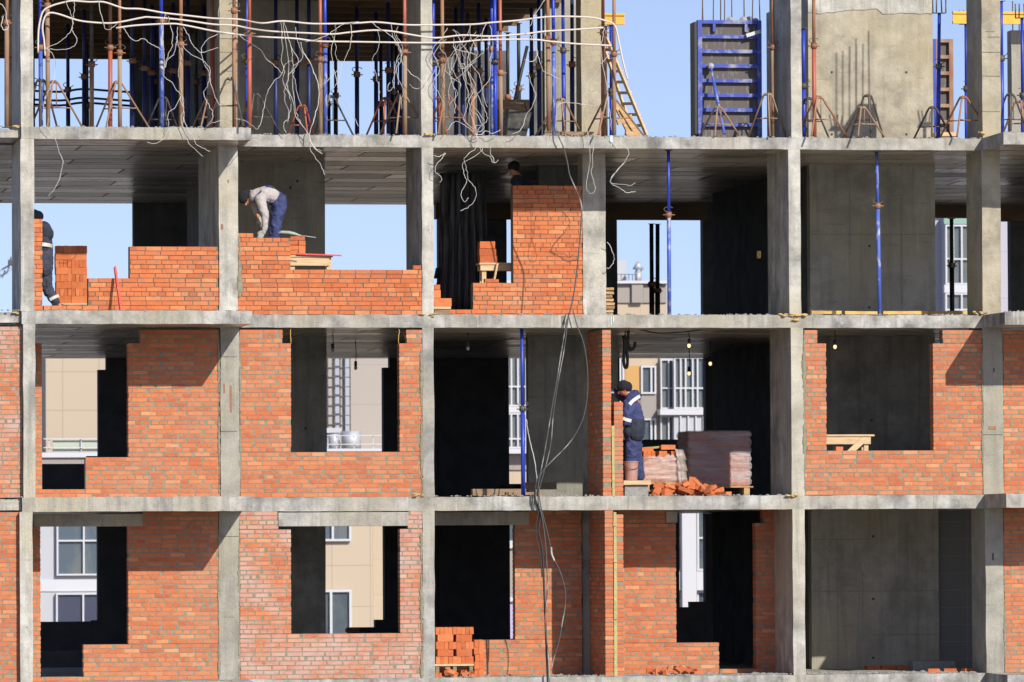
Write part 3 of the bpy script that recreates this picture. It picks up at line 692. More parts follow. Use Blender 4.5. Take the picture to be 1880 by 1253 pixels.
# ------------------------------------------------------------------ folding tripod stands that hold the props upright
def tripod(px, y, f, mt, label, h=.74, spread=.44, a0=None, ring=True):
    b = Vector((PX(px, 220 if f == 4 else MIDY[f], y), y, TOP[f]+.002)); a0 = random.uniform(0, 2) if a0 is None else a0
    t = thing('tripod_stand', b, label, 'tripod', 'folding tripod stands on the top floor')
    for k in range(3):
        a = a0+k*2.0944; d = Vector((math.cos(a), math.sin(a), 0))
        m = MB(mt); top = b+d*.055+Vector((0, 0, h)); foot = b+d*spread+Vector((0, 0, .012))
        m.tube([b+d*.02+Vector((0, 0, h+.012)), top+Vector((0, 0, .004)), top+d*.03-Vector((0, 0, .03)), foot], .0165, 6); m.build('leg', t)
        mid = top.lerp(foot, .55); m = MB(mt)
        m.tube([mid, b+d*.045+Vector((0, 0, mid.z-b.z))], .012, 6); m.build('brace', t)
    m = MB(mt); n = 10
    for zz in (h*.46, h*.98):
        m.tube([b+Vector((.05*math.cos(2*math.pi*i/n), .05*math.sin(2*math.pi*i/n), zz)) for i in range(n+1)], .012, 6, caps=False)
    m.tube([b+Vector((.05, 0, h*.46)), b+Vector((.05, 0, h*.98))], .009, 5)
    m.build('clamp_ring', t)
for px, y, mt, lb, sp, h, a0 in (
    (75, -1.2, 'steel_dark', 'dark tripod around the flaked blue prop at the far left', .3, .78, .4), (98, -.9, 'rust_dusty', 'rusty tripod right of the leftmost pale column', .52, .78, .25),
    (215, -.9, 'rust_dusty', 'rusty tripod between the faded red and brown props, left bay', .55, .78, .1), (300, .9, 'steel_dark', 'grey tripod in shade behind the flaked blue prop, left bay', .38, .66, .6),
    (384, .5, 'rust_dusty', 'rusty tripod around the red prop left of the tan column', .52, .66, .1), (424, -1.3, 'steel_dark', 'dark tripod before the foot of the tan column', .42, .82, .9),
    (468, .5, 'steel_dark', 'grey tripod right of the tan column in shade', .46, .7, .15), (556, 1.7, 'red_paint', 'small red tripod before the shaded grey wall', .3, .6, .7),
    (606, 1.4, 'steel_dark', 'dark tripod right of the blue and red pair of props', .44, .74, .1), (708, 1.2, 'red_paint', 'reddish dark tripod in the middle of the second bay', .44, .7, .3),
    (737, .3, 'rust_dusty', 'rusty tripod just left of the pale middle pier', .5, .7, .2), (801, 1.3, 'red_paint', 'red tripod half hidden by the pale middle pier', .32, .72, 1.0),
    (818, .3, 'rust', 'rusty tripod just right of the pale middle pier', .5, .7, .12), (1030, .8, 'rust_dusty', 'rusty tripod with wide legs left of the tall tan column', .5, .68, .5),
    (1118, .3, 'rust_dusty', 'rusty tripod at the foot of the wooden ladder', .62, .72, .05), (1318, .35, 'rust_dusty', 'rusty tripod at the foot of the blue formwork panel', .42, .52, .2),
    (1410, .3, 'rust_dusty', 'rusty tripod between formwork panel and grey pier', .38, .75, .4), (1484, .8, 'steel_dark', 'dark tripod just right of the pale pier, before the sunlit wall', .4, .72, .2),
    (1502, .2, 'rust', 'rusty tripod around the red prop before the sunlit wall', .52, .7, .1), (1594, .6, 'steel_dark', 'tall grey empty tripod before the sunlit wall', .34, .76, .45),
    (1582, .1, 'rust_dusty', 'low rusty empty tripod before the sunlit wall', .42, .52, .15), (1712, 1.1, 'steel_dark', 'grey tripod at the right end of the sunlit wall', .42, .6, .25),
    (1768, .3, 'rust', 'rusty tripod left of the stained tan column', .55, .72, .1), (1855, .4, 'steel_dark', 'grey tripod right of the stained tan column', .4, .78, .3),
    (1872, .9, 'rust', 'rusty tripod at the right picture edge', .35, .7, .6)):
    tripod(px, y, 4, mt, lb, h, sp, a0)

# ------------------------------------------------------------------ cables and loose wires
def yc(px): return BAL-.10 if px < 452 else (-.16 if px > 486 else BAL-.10+(px-452)/34*1.54)
def cable(pts, r, mt, label, name='cable', cat='cable', group=None, y=None, dy=0, sub=4, wob=0):
    w = []
    for p in pts:
        yy = (yc(p[0]) if y is None else y) + dy
        if len(p) > 2: yy = p[2]
        w.append(P(p[0], p[1], yy) + Vector((0, random.uniform(-wob, wob), 0)))
    cp = curve_pts(w, sub)
    if r < .009: cp = [cp[0]]+[p+Vector((random.gauss(0, .006), 0, random.gauss(0, .004))) for p in cp[1:-1]]+[cp[-1]]
    m = MB(mt); m.tube(cp, r, 6 if r < .014 else 8)
    return tag(m.build(name, smooth=False), label, cat, group)
cable([(70, 97), (70.5, 60), (74, 36), (80, 20), (95, 11), (120, 4), (135, 2), (165, 4), (190, 4), (215, 12), (230, 16), (260, 17), (300, 24), (335, 28), (390, 34), (440, 36), (480, 43), (520, 39), (575, 44), (650, 43), (690, 41), (745, 46), (800, 46), (870, 45), (900, 42), (950, 38), (1010, 31), (1080, 32), (1110, 38), (1128, 46), (1135, 70), (1141, 100), (1148, 130), (1153, 147)], .0150, 'cable_white', 'topmost of three thick white cables strung along the top floor', group='thick white cables along the top floor')
cable([(83, 103), (81, 75), (78, 52), (82, 32), (92, 24), (110, 27), (140, 37), (165, 41), (200, 43), (225, 40), (260, 33), (275, 32), (335, 37), (390, 45), (430, 47), (460, 53), (500, 58), (560, 61), (610, 63), (640, 60), (685, 56), (720, 58), (760, 65), (800, 70), (850, 65), (900, 67), (960, 63), (1000, 58), (1050, 55), (1108, 51)], .0150, 'cable_white', 'middle one of three thick white cables strung along the top floor', group='thick white cables along the top floor')
cable([(213, 52), (250, 47), (310, 44), (335, 46), (390, 57), (430, 63), (480, 68), (540, 71), (580, 76), (640, 77), (700, 78), (780, 79), (840, 78), (880, 74), (920, 73), (980, 73), (1015, 77), (1060, 81), (1120, 84)], .0150, 'cable_white', 'lowest of three thick white cables strung along the top floor', group='thick white cables along the top floor')
cable([(-20, 4), (2, 8), (10, 20), (12, 38), (16, 50), (8, 56), (3, 48), (6, 30)], .0075, 'wire_white', 'pale wire tangle at the top left picture edge')
GW = 'loose thin wires dangling from the top floor'
WIRES = [
 ('looped white wire left of the flaked blue prop, dropping below the slab', [(120, 2), (128, 20), (134, 42), (128, 60), (112, 75), (96, 84), (84, 89), (92, 95), (100, 108), (102, 125), (99, 145), (90, 165), (83, 185), (79, 205), (78, 222), (85, 233), (100, 254), (109, 280), (115, 297), (108, 330), (98, 350), (88, 360)]),
 ('white wire curling from the topmost cable near the left column', [(135, 2), (136, 20), (133, 45), (133, 58), (140, 70), (138, 82), (125, 90), (105, 91), (84, 89)]),
 ('white wire sagging above the second brown prop, left bay', [(182, 2), (183, 20), (190, 40), (193, 52), (200, 55), (210, 48), (215, 44)]),
 ('white wire swooping from the middle cable to the blue prop, left bay', [(225, 50), (232, 60), (242, 72), (252, 76), (262, 71), (275, 80), (290, 88), (298, 93)]),
 ('white wire running down the blue prop and tied halfway, left bay', [(304, 26), (298, 40), (297, 60), (299, 80), (301, 95), (302, 120), (301, 140), (315, 152), (328, 170), (335, 180), (337, 200), (335, 228)]),
 ('double-bent white wire between blue and brown props, left bay', [(309, 30), (312, 45), (317, 62), (315, 85), (310, 98), (305, 112), (302, 122)]),
 ('white wire bowing right of the blue prop, left bay', [(326, 50), (325, 70), (322, 88), (318, 100), (308, 110), (303, 125)]),
 ('long white wire from brown prop to the slab edge, curling below the balcony', [(332, 177), (322, 198), (310, 206), (308, 230), (307, 245), (300, 256), (285, 264), (270, 262)]),
 ('forked white wire ending below the balcony slab, left of the column', [(331, 180), (336, 200), (333, 225), (340, 245), (346, 262), (358, 274), (372, 288)]),
 ('white wire tail hanging over the balcony edge beside the column', [(336, 215), (345, 238), (354, 250), (358, 262), (372, 272), (386, 278)]),
 ('white wire crossing diagonally before the red prop and tan column', [(336, 50), (345, 65), (352, 80), (362, 92), (371, 97), (385, 93), (400, 88)]),
 ('white wire with a wide S-bend left of the tan column', [(336, 84), (350, 100), (370, 110), (380, 120), (386, 128), (384, 145), (380, 160), (374, 170), (378, 185), (386, 198), (391, 208), (388, 222), (379, 232), (390, 226), (410, 222), (424, 228)]),
 ('white wire looping up to the cables before the tan column', [(404, 62), (385, 70), (372, 85), (370, 100), (376, 118), (384, 135), (385, 150), (391, 165), (398, 185), (412, 205), (426, 222)]),
 ('pale wire tied round the column top and slanting down right', [(405, 2), (402, 20), (403, 40), (410, 55), (422, 60), (436, 62), (448, 72), (462, 80), (478, 92), (490, 110), (505, 122), (518, 135)]),
 ('white wire tail lying over the slab end right of the tan column', [(432, 218), (450, 222), (463, 230), (470, 238), (478, 230), (482, 215), (486, 190), (492, 165), (505, 148), (516, 138), (524, 118), (536, 112)]),
 ('thin wire knotted and drooping, first of the second-bay bundle', [(516, 40), (517, 60), (518, 85), (516, 110), (522, 128), (519, 150), (528, 170), (535, 188), (531, 215), (520, 228), (526, 245)]),
 ('thin wire falling straight then forking past the slab, second bay', [(519, 40), (523, 65), (528, 100), (531, 125), (527, 150), (530, 165), (538, 190), (543, 215), (552, 228), (565, 245), (570, 262), (580, 273), (590, 278)]),
 ('thin wire with a sharp kink to the right, second bay', [(522, 40), (528, 62), (534, 85), (541, 98), (548, 110), (542, 125), (532, 135), (527, 150), (522, 170), (524, 188), (530, 205), (528, 225)]),
 ('thin wire making a long belly, last of the second-bay bundle', [(531, 75), (535, 95), (537, 112), (540, 130), (537, 155), (541, 190), (546, 212), (555, 230), (567, 250), (571, 275), (580, 292), (590, 305), (597, 322)]),
 ('stout white wire hanging from the cables to the pinkish red prop', [(552, 78), (556, 95), (566, 110), (575, 128), (583, 150), (586, 170), (582, 200), (575, 225), (569, 248), (575, 270), (592, 283)]),
 ('white wire curving from topmost cable around the pinkish red prop', [(645, 42), (645, 65), (640, 90), (634, 110), (625, 124), (612, 138), (600, 150), (588, 157), (583, 156)]),
 ('short pale wire slanting between the cables, second bay', [(560, 78), (590, 70), (610, 58), (625, 48), (640, 42), (660, 41)]),
 ('pale wire hanging straight right of the pinkish red prop', [(617, 45), (615, 65), (609, 85), (609, 110), (613, 125), (618, 150), (622, 170), (630, 182), (640, 198), (650, 215), (658, 232)]),
 ('white wire forking behind the red prop left of the middle pier', [(683, 42), (700, 55), (722, 70), (733, 90), (736, 110), (728, 125), (723, 145), (721, 160), (714, 168), (711, 160), (716, 152)]),
 ('white wire slanting onto the face of the middle pier', [(718, 45), (722, 68), (733, 92), (737, 112), (748, 128), (758, 138), (768, 145), (773, 150)]),
 ('short bright curl of wire on the middle pier side', [(752, 155), (758, 161), (767, 163), (774, 161)]),
 ('tangled white wire knotted high in the third bay', [(832, 80), (835, 90), (850, 94), (868, 98), (875, 104), (872, 112), (860, 122), (848, 126), (844, 122), (850, 118), (858, 128), (866, 142), (872, 156), (868, 170), (862, 182), (856, 200), (850, 218)]),
 ('white wire snaking down to a coil on the slab, third bay', [(833, 85), (840, 105), (848, 125), (852, 145), (858, 170), (862, 190), (865, 205), (876, 210), (882, 225), (888, 235), (882, 242), (874, 240), (872, 232), (882, 230)]),
 ('wire with two kinks crossing the third-bay bundle', [(893, 42), (886, 60), (885, 80), (888, 95), (876, 106), (862, 118), (852, 130), (856, 150), (866, 160), (872, 175), (866, 192), (878, 205), (890, 222)]),
 ('wire bowed far right beside the blue pair of props', [(899, 42), (903, 62), (904, 90), (899, 115), (900, 140), (893, 155), (880, 168), (870, 182), (862, 200), (870, 225), (876, 245)]),
 ('wire looping low round the third-bay rubble', [(895, 42), (880, 66), (870, 75), (865, 92), (858, 112), (860, 135), (864, 150), (872, 165), (882, 185), (893, 210), (894, 222), (885, 230), (875, 245), (880, 270), (888, 282), (900, 288), (905, 299), (912, 298)]),
 ('wire draping over the slab and hooking left below it', [(850, 218), (862, 232), (875, 246), (873, 272), (858, 284), (852, 296), (856, 312), (860, 330), (872, 345), (873, 362), (862, 380), (852, 384), (845, 388)]),
 ('wire hanging below the slab in a narrow hook, third bay', [(872, 245), (882, 262), (886, 275), (868, 290), (850, 300), (851, 318), (856, 335), (847, 355), (848, 364), (854, 371), (860, 364)]),
 ('short forked wire end below the slab, third bay', [(901, 268), (900, 282), (906, 290), (908, 300), (914, 294)]),
 ('short wire hook hanging beside the middle pier', [(797, 285), (807, 288), (818, 282), (812, 290), (803, 300), (799, 315), (808, 324), (811, 331), (806, 336)]),
 ('wire curling at the feet of the blue pair of props', [(820, 240), (834, 224), (846, 226), (862, 236), (880, 248), (892, 240), (905, 246), (918, 238)]),
 ('long pale wire from the picture top past the dark window gap', [(1000, 0), (985, 22), (975, 45), (966, 60), (975, 68), (982, 85), (985, 105), (975, 114), (962, 110)]),
 ('pale wire drooping to the blue prop beside the dark gap', [(978, 65), (985, 85), (990, 108), (998, 130), (1012, 138), (1028, 146)]),
 ('pale wire bending down to the mortar tub, third bay', [(970, 130), (974, 150), (982, 172), (978, 195), (966, 212), (962, 230), (950, 243), (940, 246)]),
 ('long white wire sweeping down before the tall tan column', [(1122, 95), (1105, 115), (1092, 135), (1080, 150), (1073, 170), (1070, 195), (1074, 225), (1080, 250), (1083, 290), (1080, 320), (1076, 345), (1085, 356), (1092, 350), (1090, 335), (1086, 318), (1088, 300), (1090, 270)]),
 ('white wire dropping beside the rusty prop at the deck corner', [(1110, 52), (1106, 70), (1104, 90), (1106, 120), (1112, 150), (1115, 180), (1120, 215), (1123, 240)]),
 ('bent white wire dangling below the slab beside the blue prop', [(1126, 250), (1140, 264), (1154, 278), (1150, 292), (1140, 306), (1128, 318), (1120, 330), (1122, 338), (1136, 345), (1148, 354), (1160, 353), (1167, 352)]),
 ('white wire forming an open hook under the slab, fourth bay', [(1144, 300), (1132, 314), (1121, 332), (1126, 337), (1145, 339), (1158, 341), (1166, 336)]),
 ('grey wire arched across the foot of the tan column', [(1020, 240), (1021, 205), (1024, 193), (1035, 189), (1055, 190), (1075, 193), (1095, 196)]),
 ('pale curled wire beside the set-back column on the third floor', [(1114, 445), (1120, 452), (1126, 468), (1128, 478), (1122, 488), (1118, 494), (1114, 492)]),
]
for k in range(16):
    px = random.choice((random.uniform(110, 420), random.uniform(500, 740), random.uniform(810, 1010))); x = px; py = random.uniform(42, 80); pts = []
    for i in range(random.randint(5, 9)):
        pts.append((x, py)); x += random.gauss(0, 11); py += random.uniform(14, 27)
        if py > 245: break
    if len(pts) > 3: cable(pts, random.uniform(.0035, .0048), 'wire_white', 'fine pale wire straggling among the props of the top floor', 'wire', 'wire', 'fine wires straggling among the top-floor props', dy=random.uniform(-.02, .05), wob=.03)
for lb, pts in WIRES:
    thick = .0085 if 'stout' in lb else random.uniform(.0046, .0060)
    yfix = REC-.1 if 'set-back column' in lb else None
    cable(pts, thick, 'wire_white', lb, 'wire', 'wire', GW, y=yfix, dy=random.uniform(-.05, .02), wob=.03)
cable([(1024, 240), (1026, 252), (1034, 270), (1042, 300), (1046, 322), (1058, 350), (1068, 380), (1066, 420), (1062, 470), (1055, 530), (1047, 570), (1040, 592), (1030, 650), (1022, 700), (1014, 745), (1005, 800), (997, 845), (990, 880), (986, 905)], .0115, 'wire_grey', 'long grey cable hanging down the front past three floors', group='long cables hanging down the front', y=-.14)
cable([(1044, 575), (1036, 640), (1025, 700), (1016, 760), (1012, 810), (1006, 840), (998, 870), (990, 900), (988, 935), (993, 960)], .0095, 'wire_grey', 'second grey cable running beside the long one on the second floor', group='long cables hanging down the front', y=-.12)
cable([(1052, 570), (1060, 600), (1070, 625), (1076, 655), (1079, 690), (1078, 730), (1070, 770), (1055, 800), (1038, 822), (1012, 848), (996, 866), (988, 888), (986, 912)], .0095, 'wire_grey', 'grey cable bulging right in a wide bow on the second floor', group='long cables hanging down the front', y=-.13)
cable([(966, 770), (970, 795), (974, 815), (980, 840), (984, 862), (986, 885)], .008, 'wire_white', 'white cable from the blue second-floor prop to the knot', y=-.10)
cable([(985, 880), (982, 910), (987, 932), (992, 950), (989, 975), (996, 1010), (998, 1060), (1000, 1110), (1002, 1160), (1004, 1215), (1006, 1262)], .017, 'wire_black', 'black cable hanging straight down the lowest floor', group='long cables hanging down the front', y=-.13)
cable([(990, 895), (988, 920), (994, 945), (999, 975), (1003, 1020), (1005, 1080), (1001, 1140), (1006, 1200), (1010, 1262)], .0115, 'wire_grey', 'grey cable twisted beside the straight black one, lowest floor', group='long cables hanging down the front', y=-.17)
cable([(988, 900), (994, 935), (1003, 970), (1010, 1000), (1013, 1022), (1022, 1036), (1030, 1055), (1037, 1080), (1038, 1110), (1033, 1140), (1027, 1175), (1018, 1205), (1012, 1230)], .0095, 'wire_grey', 'grey cable bowing right over the shaded brick, lowest floor', group='long cables hanging down the front', y=-.12)
cable([(1012, 1005), (1013, 1018), (1018, 1030)], .017, 'wire_white', 'short pale taped splice on the bowed grey cable', 'tape', 'tape', y=-.12)
cable([(990, 935), (985, 960), (984, 985), (992, 1020), (995, 1060)], .010, 'wire_black', 'thin black wire loop beside the cable splices', y=-.15)
# black coil hanging under the second-floor ceiling
t = thing('cable_coil', P(1148, 605, 1.4), 'black rubber cable coil hanging from ceiling above the worker in blue', 'cable coil')
q = P(1148, 640, 1.4)
for k, pts in enumerate(([(1146, 618), (1146, 640), (1145, 660), (1147, 674), (1151, 674), (1152, 660), (1150, 640), (1149, 620)], [(1144, 616), (1150, 632), (1154, 642), (1162, 641), (1166, 633), (1165, 628)], [(1154, 606), (1153, 622), (1154, 636), (1158, 640)])):
    m = MB('wire_black'); m.tube(curve_pts([P(a, b, 1.4+.03*k) for a, b in pts]), .026, 8); m.build('coil_loop', t)
m = MB('steel_dark'); m.tube([P(1148, 600, 1.43), P(1148, 620, 1.43)], .012, 6); m.build('hanger', t)
cable([(1152, 603), (1175, 606), (1210, 612), (1250, 610), (1290, 606)], .012, 'wire_black', 'black cable slung just under the second-floor ceiling', y=1.1)
# plumb strings in the second window
for px in (534, 732):
    cable([(px, 603), (px, 632)], .006, 'plank_yellow', 'thin yellow string in the %s upper corner of the square window opening' % ('left' if px < 600 else 'right'), 'string', 'string', 'plumb strings of the square window', y=.05)

# ------------------------------------------------------------------ hanging bulbs
def pendant(px, py, y, f, lit, label):
    q = P(px, py, y); zt = BOT[f+1]-.001
    t = thing('pendant_bulb', (q.x, y, zt), label, 'light bulb', 'bare bulbs hanging from second-floor ceilings')
    m = MB('wire_black'); m.tube([(q.x, y, zt), (q.x+.01, y, (zt+q.z)/2), (q.x, y, q.z+.08)], .008, 6); m.build('wire', t)
    m = MB('bulb_cap'); m.tube([(q.x, y, q.z+.12), (q.x, y, q.z+.03)], [.026, .026], 8); m.build('socket', t)
    m = MB('bulb_lit' if lit else 'white_frame'); m.sphere((q.x, y, q.z), .03, 10, 8, sc=(1, 1, 1.25)); m.build('glass_bulb', t, smooth=True)
pendant(1265, 635, 2.2, 2, 1, 'glowing bulb close under the ceiling, left of the dark wall'); pendant(1304, 668, 6.5, 2, 1, 'glowing bulb in front of the dark second-floor wall')
pendant(1265, 686, 9.0, 2, 1, 'glowing bulb low before the distant white balcony glazing'); pendant(1533, 637, 1.3, 2, 1, 'glowing bulb in the wide dark window opening')
pendant(611, 644, 3.2, 2, 0, 'unlit bulb near the ceiling in the square window opening'); pendant(653, 676, 7.0, 2, 0, 'unlit bulb hanging lower, before the greige tower'); pendant(859, 640, 2.0, 2, 0, 'unlit bulb in the dark bay left of the blue prop')

# ------------------------------------------------------------------ loose bricks, each a thing
def brick_obj(c, dims, rz=0, rot=None, label='', group='', jit=.003):
    m = MB('brick_loose'); a, b, h = (d/2 for d in dims)
    m.box(-a, a, -b, b, -h, h, jit=jit, rnd=min(1, max(0, random.gauss(.5, .28))))
    o = m.build('brick', origin=(0, 0, 0)); o.location = c
    o.rotation_euler = rot if rot else (0, 0, rz)
    return tag(o, label, 'brick', group)
def stack(px0, px1, y, z0, pattern, label, group, h=.12, depth=.26, miss=0):
    x0, x1 = PX(px0, 500, y), PX(px1, 500, y)
    for li, kind in enumerate(pattern):
        zc = z0+h*li+h/2; dx = random.uniform(-.007, .007)
        if kind == 'S':
            n = max(1, round((x1-x0)/.255)); w = (x1-x0)/n
            for i in range(n):
                for r in range(4):
                    brick_obj((x0+w*(i+.5)+dx+random.uniform(-.004, .004), y+.033+r*.066+random.uniform(-.004, .004), zc), (min(w-.003, .262), .063, h-.002), random.uniform(-.015, .015), None, label, group)
        else:
            n = max(1, round((x1-x0)/.067)); w = (x1-x0)/n
            for i in range(n):
                if kind == 'h' and random.random() < .25: continue
                brick_obj((x0+w*(i+.5)+dx+random.uniform(-.002, .002), y+.128+random.uniform(-.012, .008), zc-random.uniform(0, .002)), (w-.003, .25, h-.003), random.uniform(-.02, .02), None, label, group)
SY = 1.2
zs = PZ(557, 130, SY)
stack(103, 160, SY, zs, 'SHSHSHSH', 'orange brick in the tall stack beside the stooping worker, third floor left', 'bricks stacked beside the third-floor left worker')
t = thing('pallet', (PX(131, 560, SY), SY+.13, TOP[3]), 'pale wooden pallet under the tall brick stack, third floor left', 'pallet')
m = MB('wood_pale'); m.box(PX(101, 550, SY), PX(162, 550, SY), SY-.04, SY+.32, zs-.03, zs-.002); m.build('deck_board', t)
for k in (0, 1, 2):
    m = MB('wood_aged'); x = PX(103, 550, SY)+k*.225; m.box(x, x+.08, SY-.03, SY+.31, TOP[3]+.002, zs-.032); m.build('bearer', t)
zb1 = PZ(1219, 840, .55)
stack(798, 867, .55, zb1, 'HSHSH', 'orange brick in the stack on the board, lowest floor middle bay', 'bricks stacked in the lowest middle bay', h=.122)
m = MB('wood_pale'); m.box(PX(797, 1222, .5), PX(870, 1222, .5), .5, .86, zb1-.035, zb1-.002); tag(m.build('wooden_board'), 'pale board under the brick stack in the lowest middle bay', 'board')
for x in (800, 832, 862):
    m = MB('wood_aged'); xx = PX(x, 1230, .52); m.box(xx, xx+.06, .52, .84, TOP[1]+.002, zb1-.037); tag(m.build('wooden_batten'), 'short wooden batten carrying the board under the lowest brick stack', 'batten', 'battens under the lowest brick stack')
# second half stack behind, in shade
stack(868, 885, .95, TOP[1]+.002, 'HHHHH', 'shaded orange brick in the small stack behind, lowest middle bay', 'bricks in the shaded stack behind, lowest middle bay', h=.122)
def heap(px0, px1, y0, y1, z, n, hmax, label, group, frag=False):
    xa, xb = PX(px0, 900, y0), PX(px1, 900, y0)
    for i in range(n):
        u = random.random(); x = xa+(xb-xa)*u; y = random.uniform(y0, y1)
        hh = z + .035 + random.random()*hmax*(1-abs(2*u-1))**.7
        s = random.uniform(.25, .6) if frag else 1
        d = (.25*s, .12*(random.uniform(.4, .9) if frag else 1), .065*(random.uniform(.5, 1) if frag else 1))
        r = (random.uniform(-.7, .7), random.uniform(-.7, .7), random.uniform(0, 3.1)) if hh > z+.06 else (random.choice((0, math.pi/2)), 0, random.uniform(0, 3.1))
        if hh <= z+.06: hh = z + (d[1]/2 if r[0] else d[2]/2)+.003
        brick_obj((x, y, hh), d, 0, r, label, group, .006 if frag else .003)
heap(1200, 1335, .35, .95, TOP[2], 30, .16, 'loose orange brick in the heap before the wrapped pallets', 'bricks heaped before the wrapped pallets')
for px, py, rot in ((1210, 902, (0, 0, .1)), (1226, 905, (1.57, 0, .3)), (1262, 895, (.5, .9, .8)), (1270, 889, (.3, -.9, 1.2)), (1284, 893, (.2, .8, -.5)), (1250, 898, (.2, .7, .9)), (1230, 893, (.1, .2, .4)), (1214, 892, (.1, .1, -.3)), (1290, 900, (.4, -.6, .4))):
    brick_obj(P(px, py, .55), (.25, .12, .065), 0, rot, 'loose orange brick in the heap before the wrapped pallets', 'bricks heaped before the wrapped pallets')
heap(1200, 1300, .5, 1.2, TOP[1], 34, .09, 'broken orange brick in the rubble below the set-back wall', 'brick rubble on the lowest floor, fourth bay', True)
heap(800, 872, .1, .45, TOP[1], 22, .07, 'broken orange brick in the rubble before the lowest brick stack', 'brick rubble before the lowest brick stack', True)
for k, px in enumerate((1602, 1616, 1630, 1646, 1660)):
    brick_obj((PX(px, 1230, 3.2), 3.2+.05*(k % 2), TOP[1]+.036), (.25, .12, .066), random.uniform(-.2, .2), None, 'orange brick lying in the row below the grey wall, lowest right bay', 'bricks lying below the grey wall, lowest right bay')
for px in (1714, 1745, 1778): brick_obj((PX(px, 1240, .6), .6, TOP[1]+.036), (.2, .12, .066), random.uniform(-.5, .5), None, 'single orange brick on the floor edge, lowest right bay', 'bricks on the floor edge, lowest right bay')
# bricks on the trestles and ledges of the third floor
def brick_px(px0, py0, px1, py1, y, label, group, d=.12):
    a, b = P(px0, py1, y), P(px1, py0, y)
    return brick_obj(((a.x+b.x)/2, y+d/2, (a.z+b.z)/2), (b.x-a.x-.003, d, b.z-a.z-.003), random.uniform(-.02, .02), None, label, group)
GA = 'bricks on the trestle beside the bent worker'
for r in ((533, 459.5, 547, 468), (548, 451, 561, 468), (533, 451, 548, 459), (533, 442, 547, 450), (548, 442, 561, 450.5), (533, 434, 560, 441.5)): brick_px(*r, .75, 'orange brick piled on the trestle beside the bent worker', GA)
GB = 'bricks on the trestle left of the tall brick wall'
for r in ((881, 470, 914, 483), (880, 457, 911, 470), (881, 443.5, 909, 456.5)): brick_px(*r, 2.0, 'orange brick piled on the trestle left of the tall brick wall', GB, .25)
for r in ((890, 512, 905, 519), (905, 513, 916, 519)): brick_px(*r, REC+.05, 'orange brick lying on the low ledge under the trestle', 'bricks on the ledge under the trestle')
GC = 'bricks piled right of the middle pier, third floor'
for r in ((797, 548, 829, 563), (797, 533, 809, 547.5), (797, 523, 808, 532.5), (809, 548.5, 828, 549)): brick_px(*r, .6, 'orange brick piled on a board right of the middle pier, third floor', GC, .24) if r[3]-r[1] > 2 else None
m = MB('wood_pale'); m.pbox(796, 563, 828, 567.5, .55, .3); tag(m.build('wooden_board'), 'pale board under the bricks right of the middle pier', 'board')
m = MB('wood_aged'); m.box(PX(798, 570, .56), PX(826, 570, .56), .57, .82, TOP[3]+.002, PZ(567.7, 812, .55)); tag(m.build('wooden_block'), 'dark wooden block under the bricks right of the middle pier', 'block')
brick_px(1535, 820.5, 1548, 828.6, .08, 'single orange brick lying on the sill of the wide dark window', None, .2)
brick_px(635, 1154, 660, 1161, BACK-.5, 'dark brick on the rear wall seen through the lowest window', None)

# ------------------------------------------------------------------ shrink-wrapped brick packs
def pack(px0, py0, px1, py1, y, dep, layers, label, ragged):
    a, b = P(px0, py1, y), P(px1, py0, y); w = b.x-a.x; h = b.z-a.z
    t = thing('brick_pack', ((a.x+b.x)/2, y+dep/2, TOP[2]), label, 'brick pallet', 'wrapped brick packs on the second floor')
    m = MB('wood')
    for k in range(5):
        yy = y+k*dep/5; m.box(a.x-.03, b.x+.06, yy, yy+dep/5-.04, a.z-.026, a.z-.003)
    pl = m.build('pallet', t)
    for k in range(3):
        m = MB('wood'); xx = a.x+k*(w-.1)/2; m.box(xx, xx+.1, y+.01, y+dep-.05, TOP[2]+.003, a.z-.028); m.build('bearer', pl)
    lh = h/layers
    for li in range(layers):
        m = MB('brick_loose'); n = max(3, int(w/.067)); bw = w/n
        zt = 1 if not ragged or li < layers-1 else .6
        for i in range(n):
            for r in range(int(dep/.255)):
                if ragged and li == layers-1 and random.random() < .4: continue
                m.box(a.x+bw*i+.001, a.x+bw*(i+1)-.002, y+.02+r*.255, y+.27+r*.255, a.z+lh*li+.001, a.z+lh*(li+1)-.004, jit=.002, rnd=random.random())
        m.build('brick_layer', t)
    m = MB('shrink_wrap' if ragged else 'shrink_wrap_grey'); nx, nz = 16, layers*3; g = []
    loop = [(a.x-.015+(w+.03)*i/nx, y-.008) for i in range(nx)]+[(b.x+.015, y-.008+(dep+.0)*i/8) for i in range(8)]+[(b.x+.015-(w+.03)*i/nx, y+dep) for i in range(nx)]+[(a.x-.015, y+dep-dep*i/8) for i in range(8)]
    zt = h*(.86 if ragged else 1.012)
    for k in range(nz+1):
        row = []
        bulge = .017*math.sin(math.pi*(k % 3)/3.)*2 - .012
        for (x, yy) in loop:
            cx, cy = (a.x+b.x)/2, y+dep/2; d = Vector((x-cx, yy-cy, 0)).normalized()
            sl = (1-.10*((x-a.x)/w if ragged else 0)*0)
            row.append(m.bm.verts.new(Vector((x, yy, a.z+zt*k/nz*sl))+d*(bulge+random.uniform(-.006, .008))+Vector((0, 0, random.uniform(-.012, .012) if k < nz else (random.uniform(-.06, .05) if ragged else 0)))))
        g.append(row)
    N = len(loop)
    for r0, r1 in zip(g, g[1:]):
        for i in range(N): m.bm.faces.new([r0[i], r0[(i+1) % N], r1[(i+1) % N], r1[i]])
    if not ragged: m.bm.faces.new(g[-1])
    m.build('plastic_wrap', t, smooth=True)
    return t
pack(1266, 792, 1376, 893, 3.2, 1.02, 7, 'tall shrink-wrapped brick pack on a wooden pallet, still sealed', False)
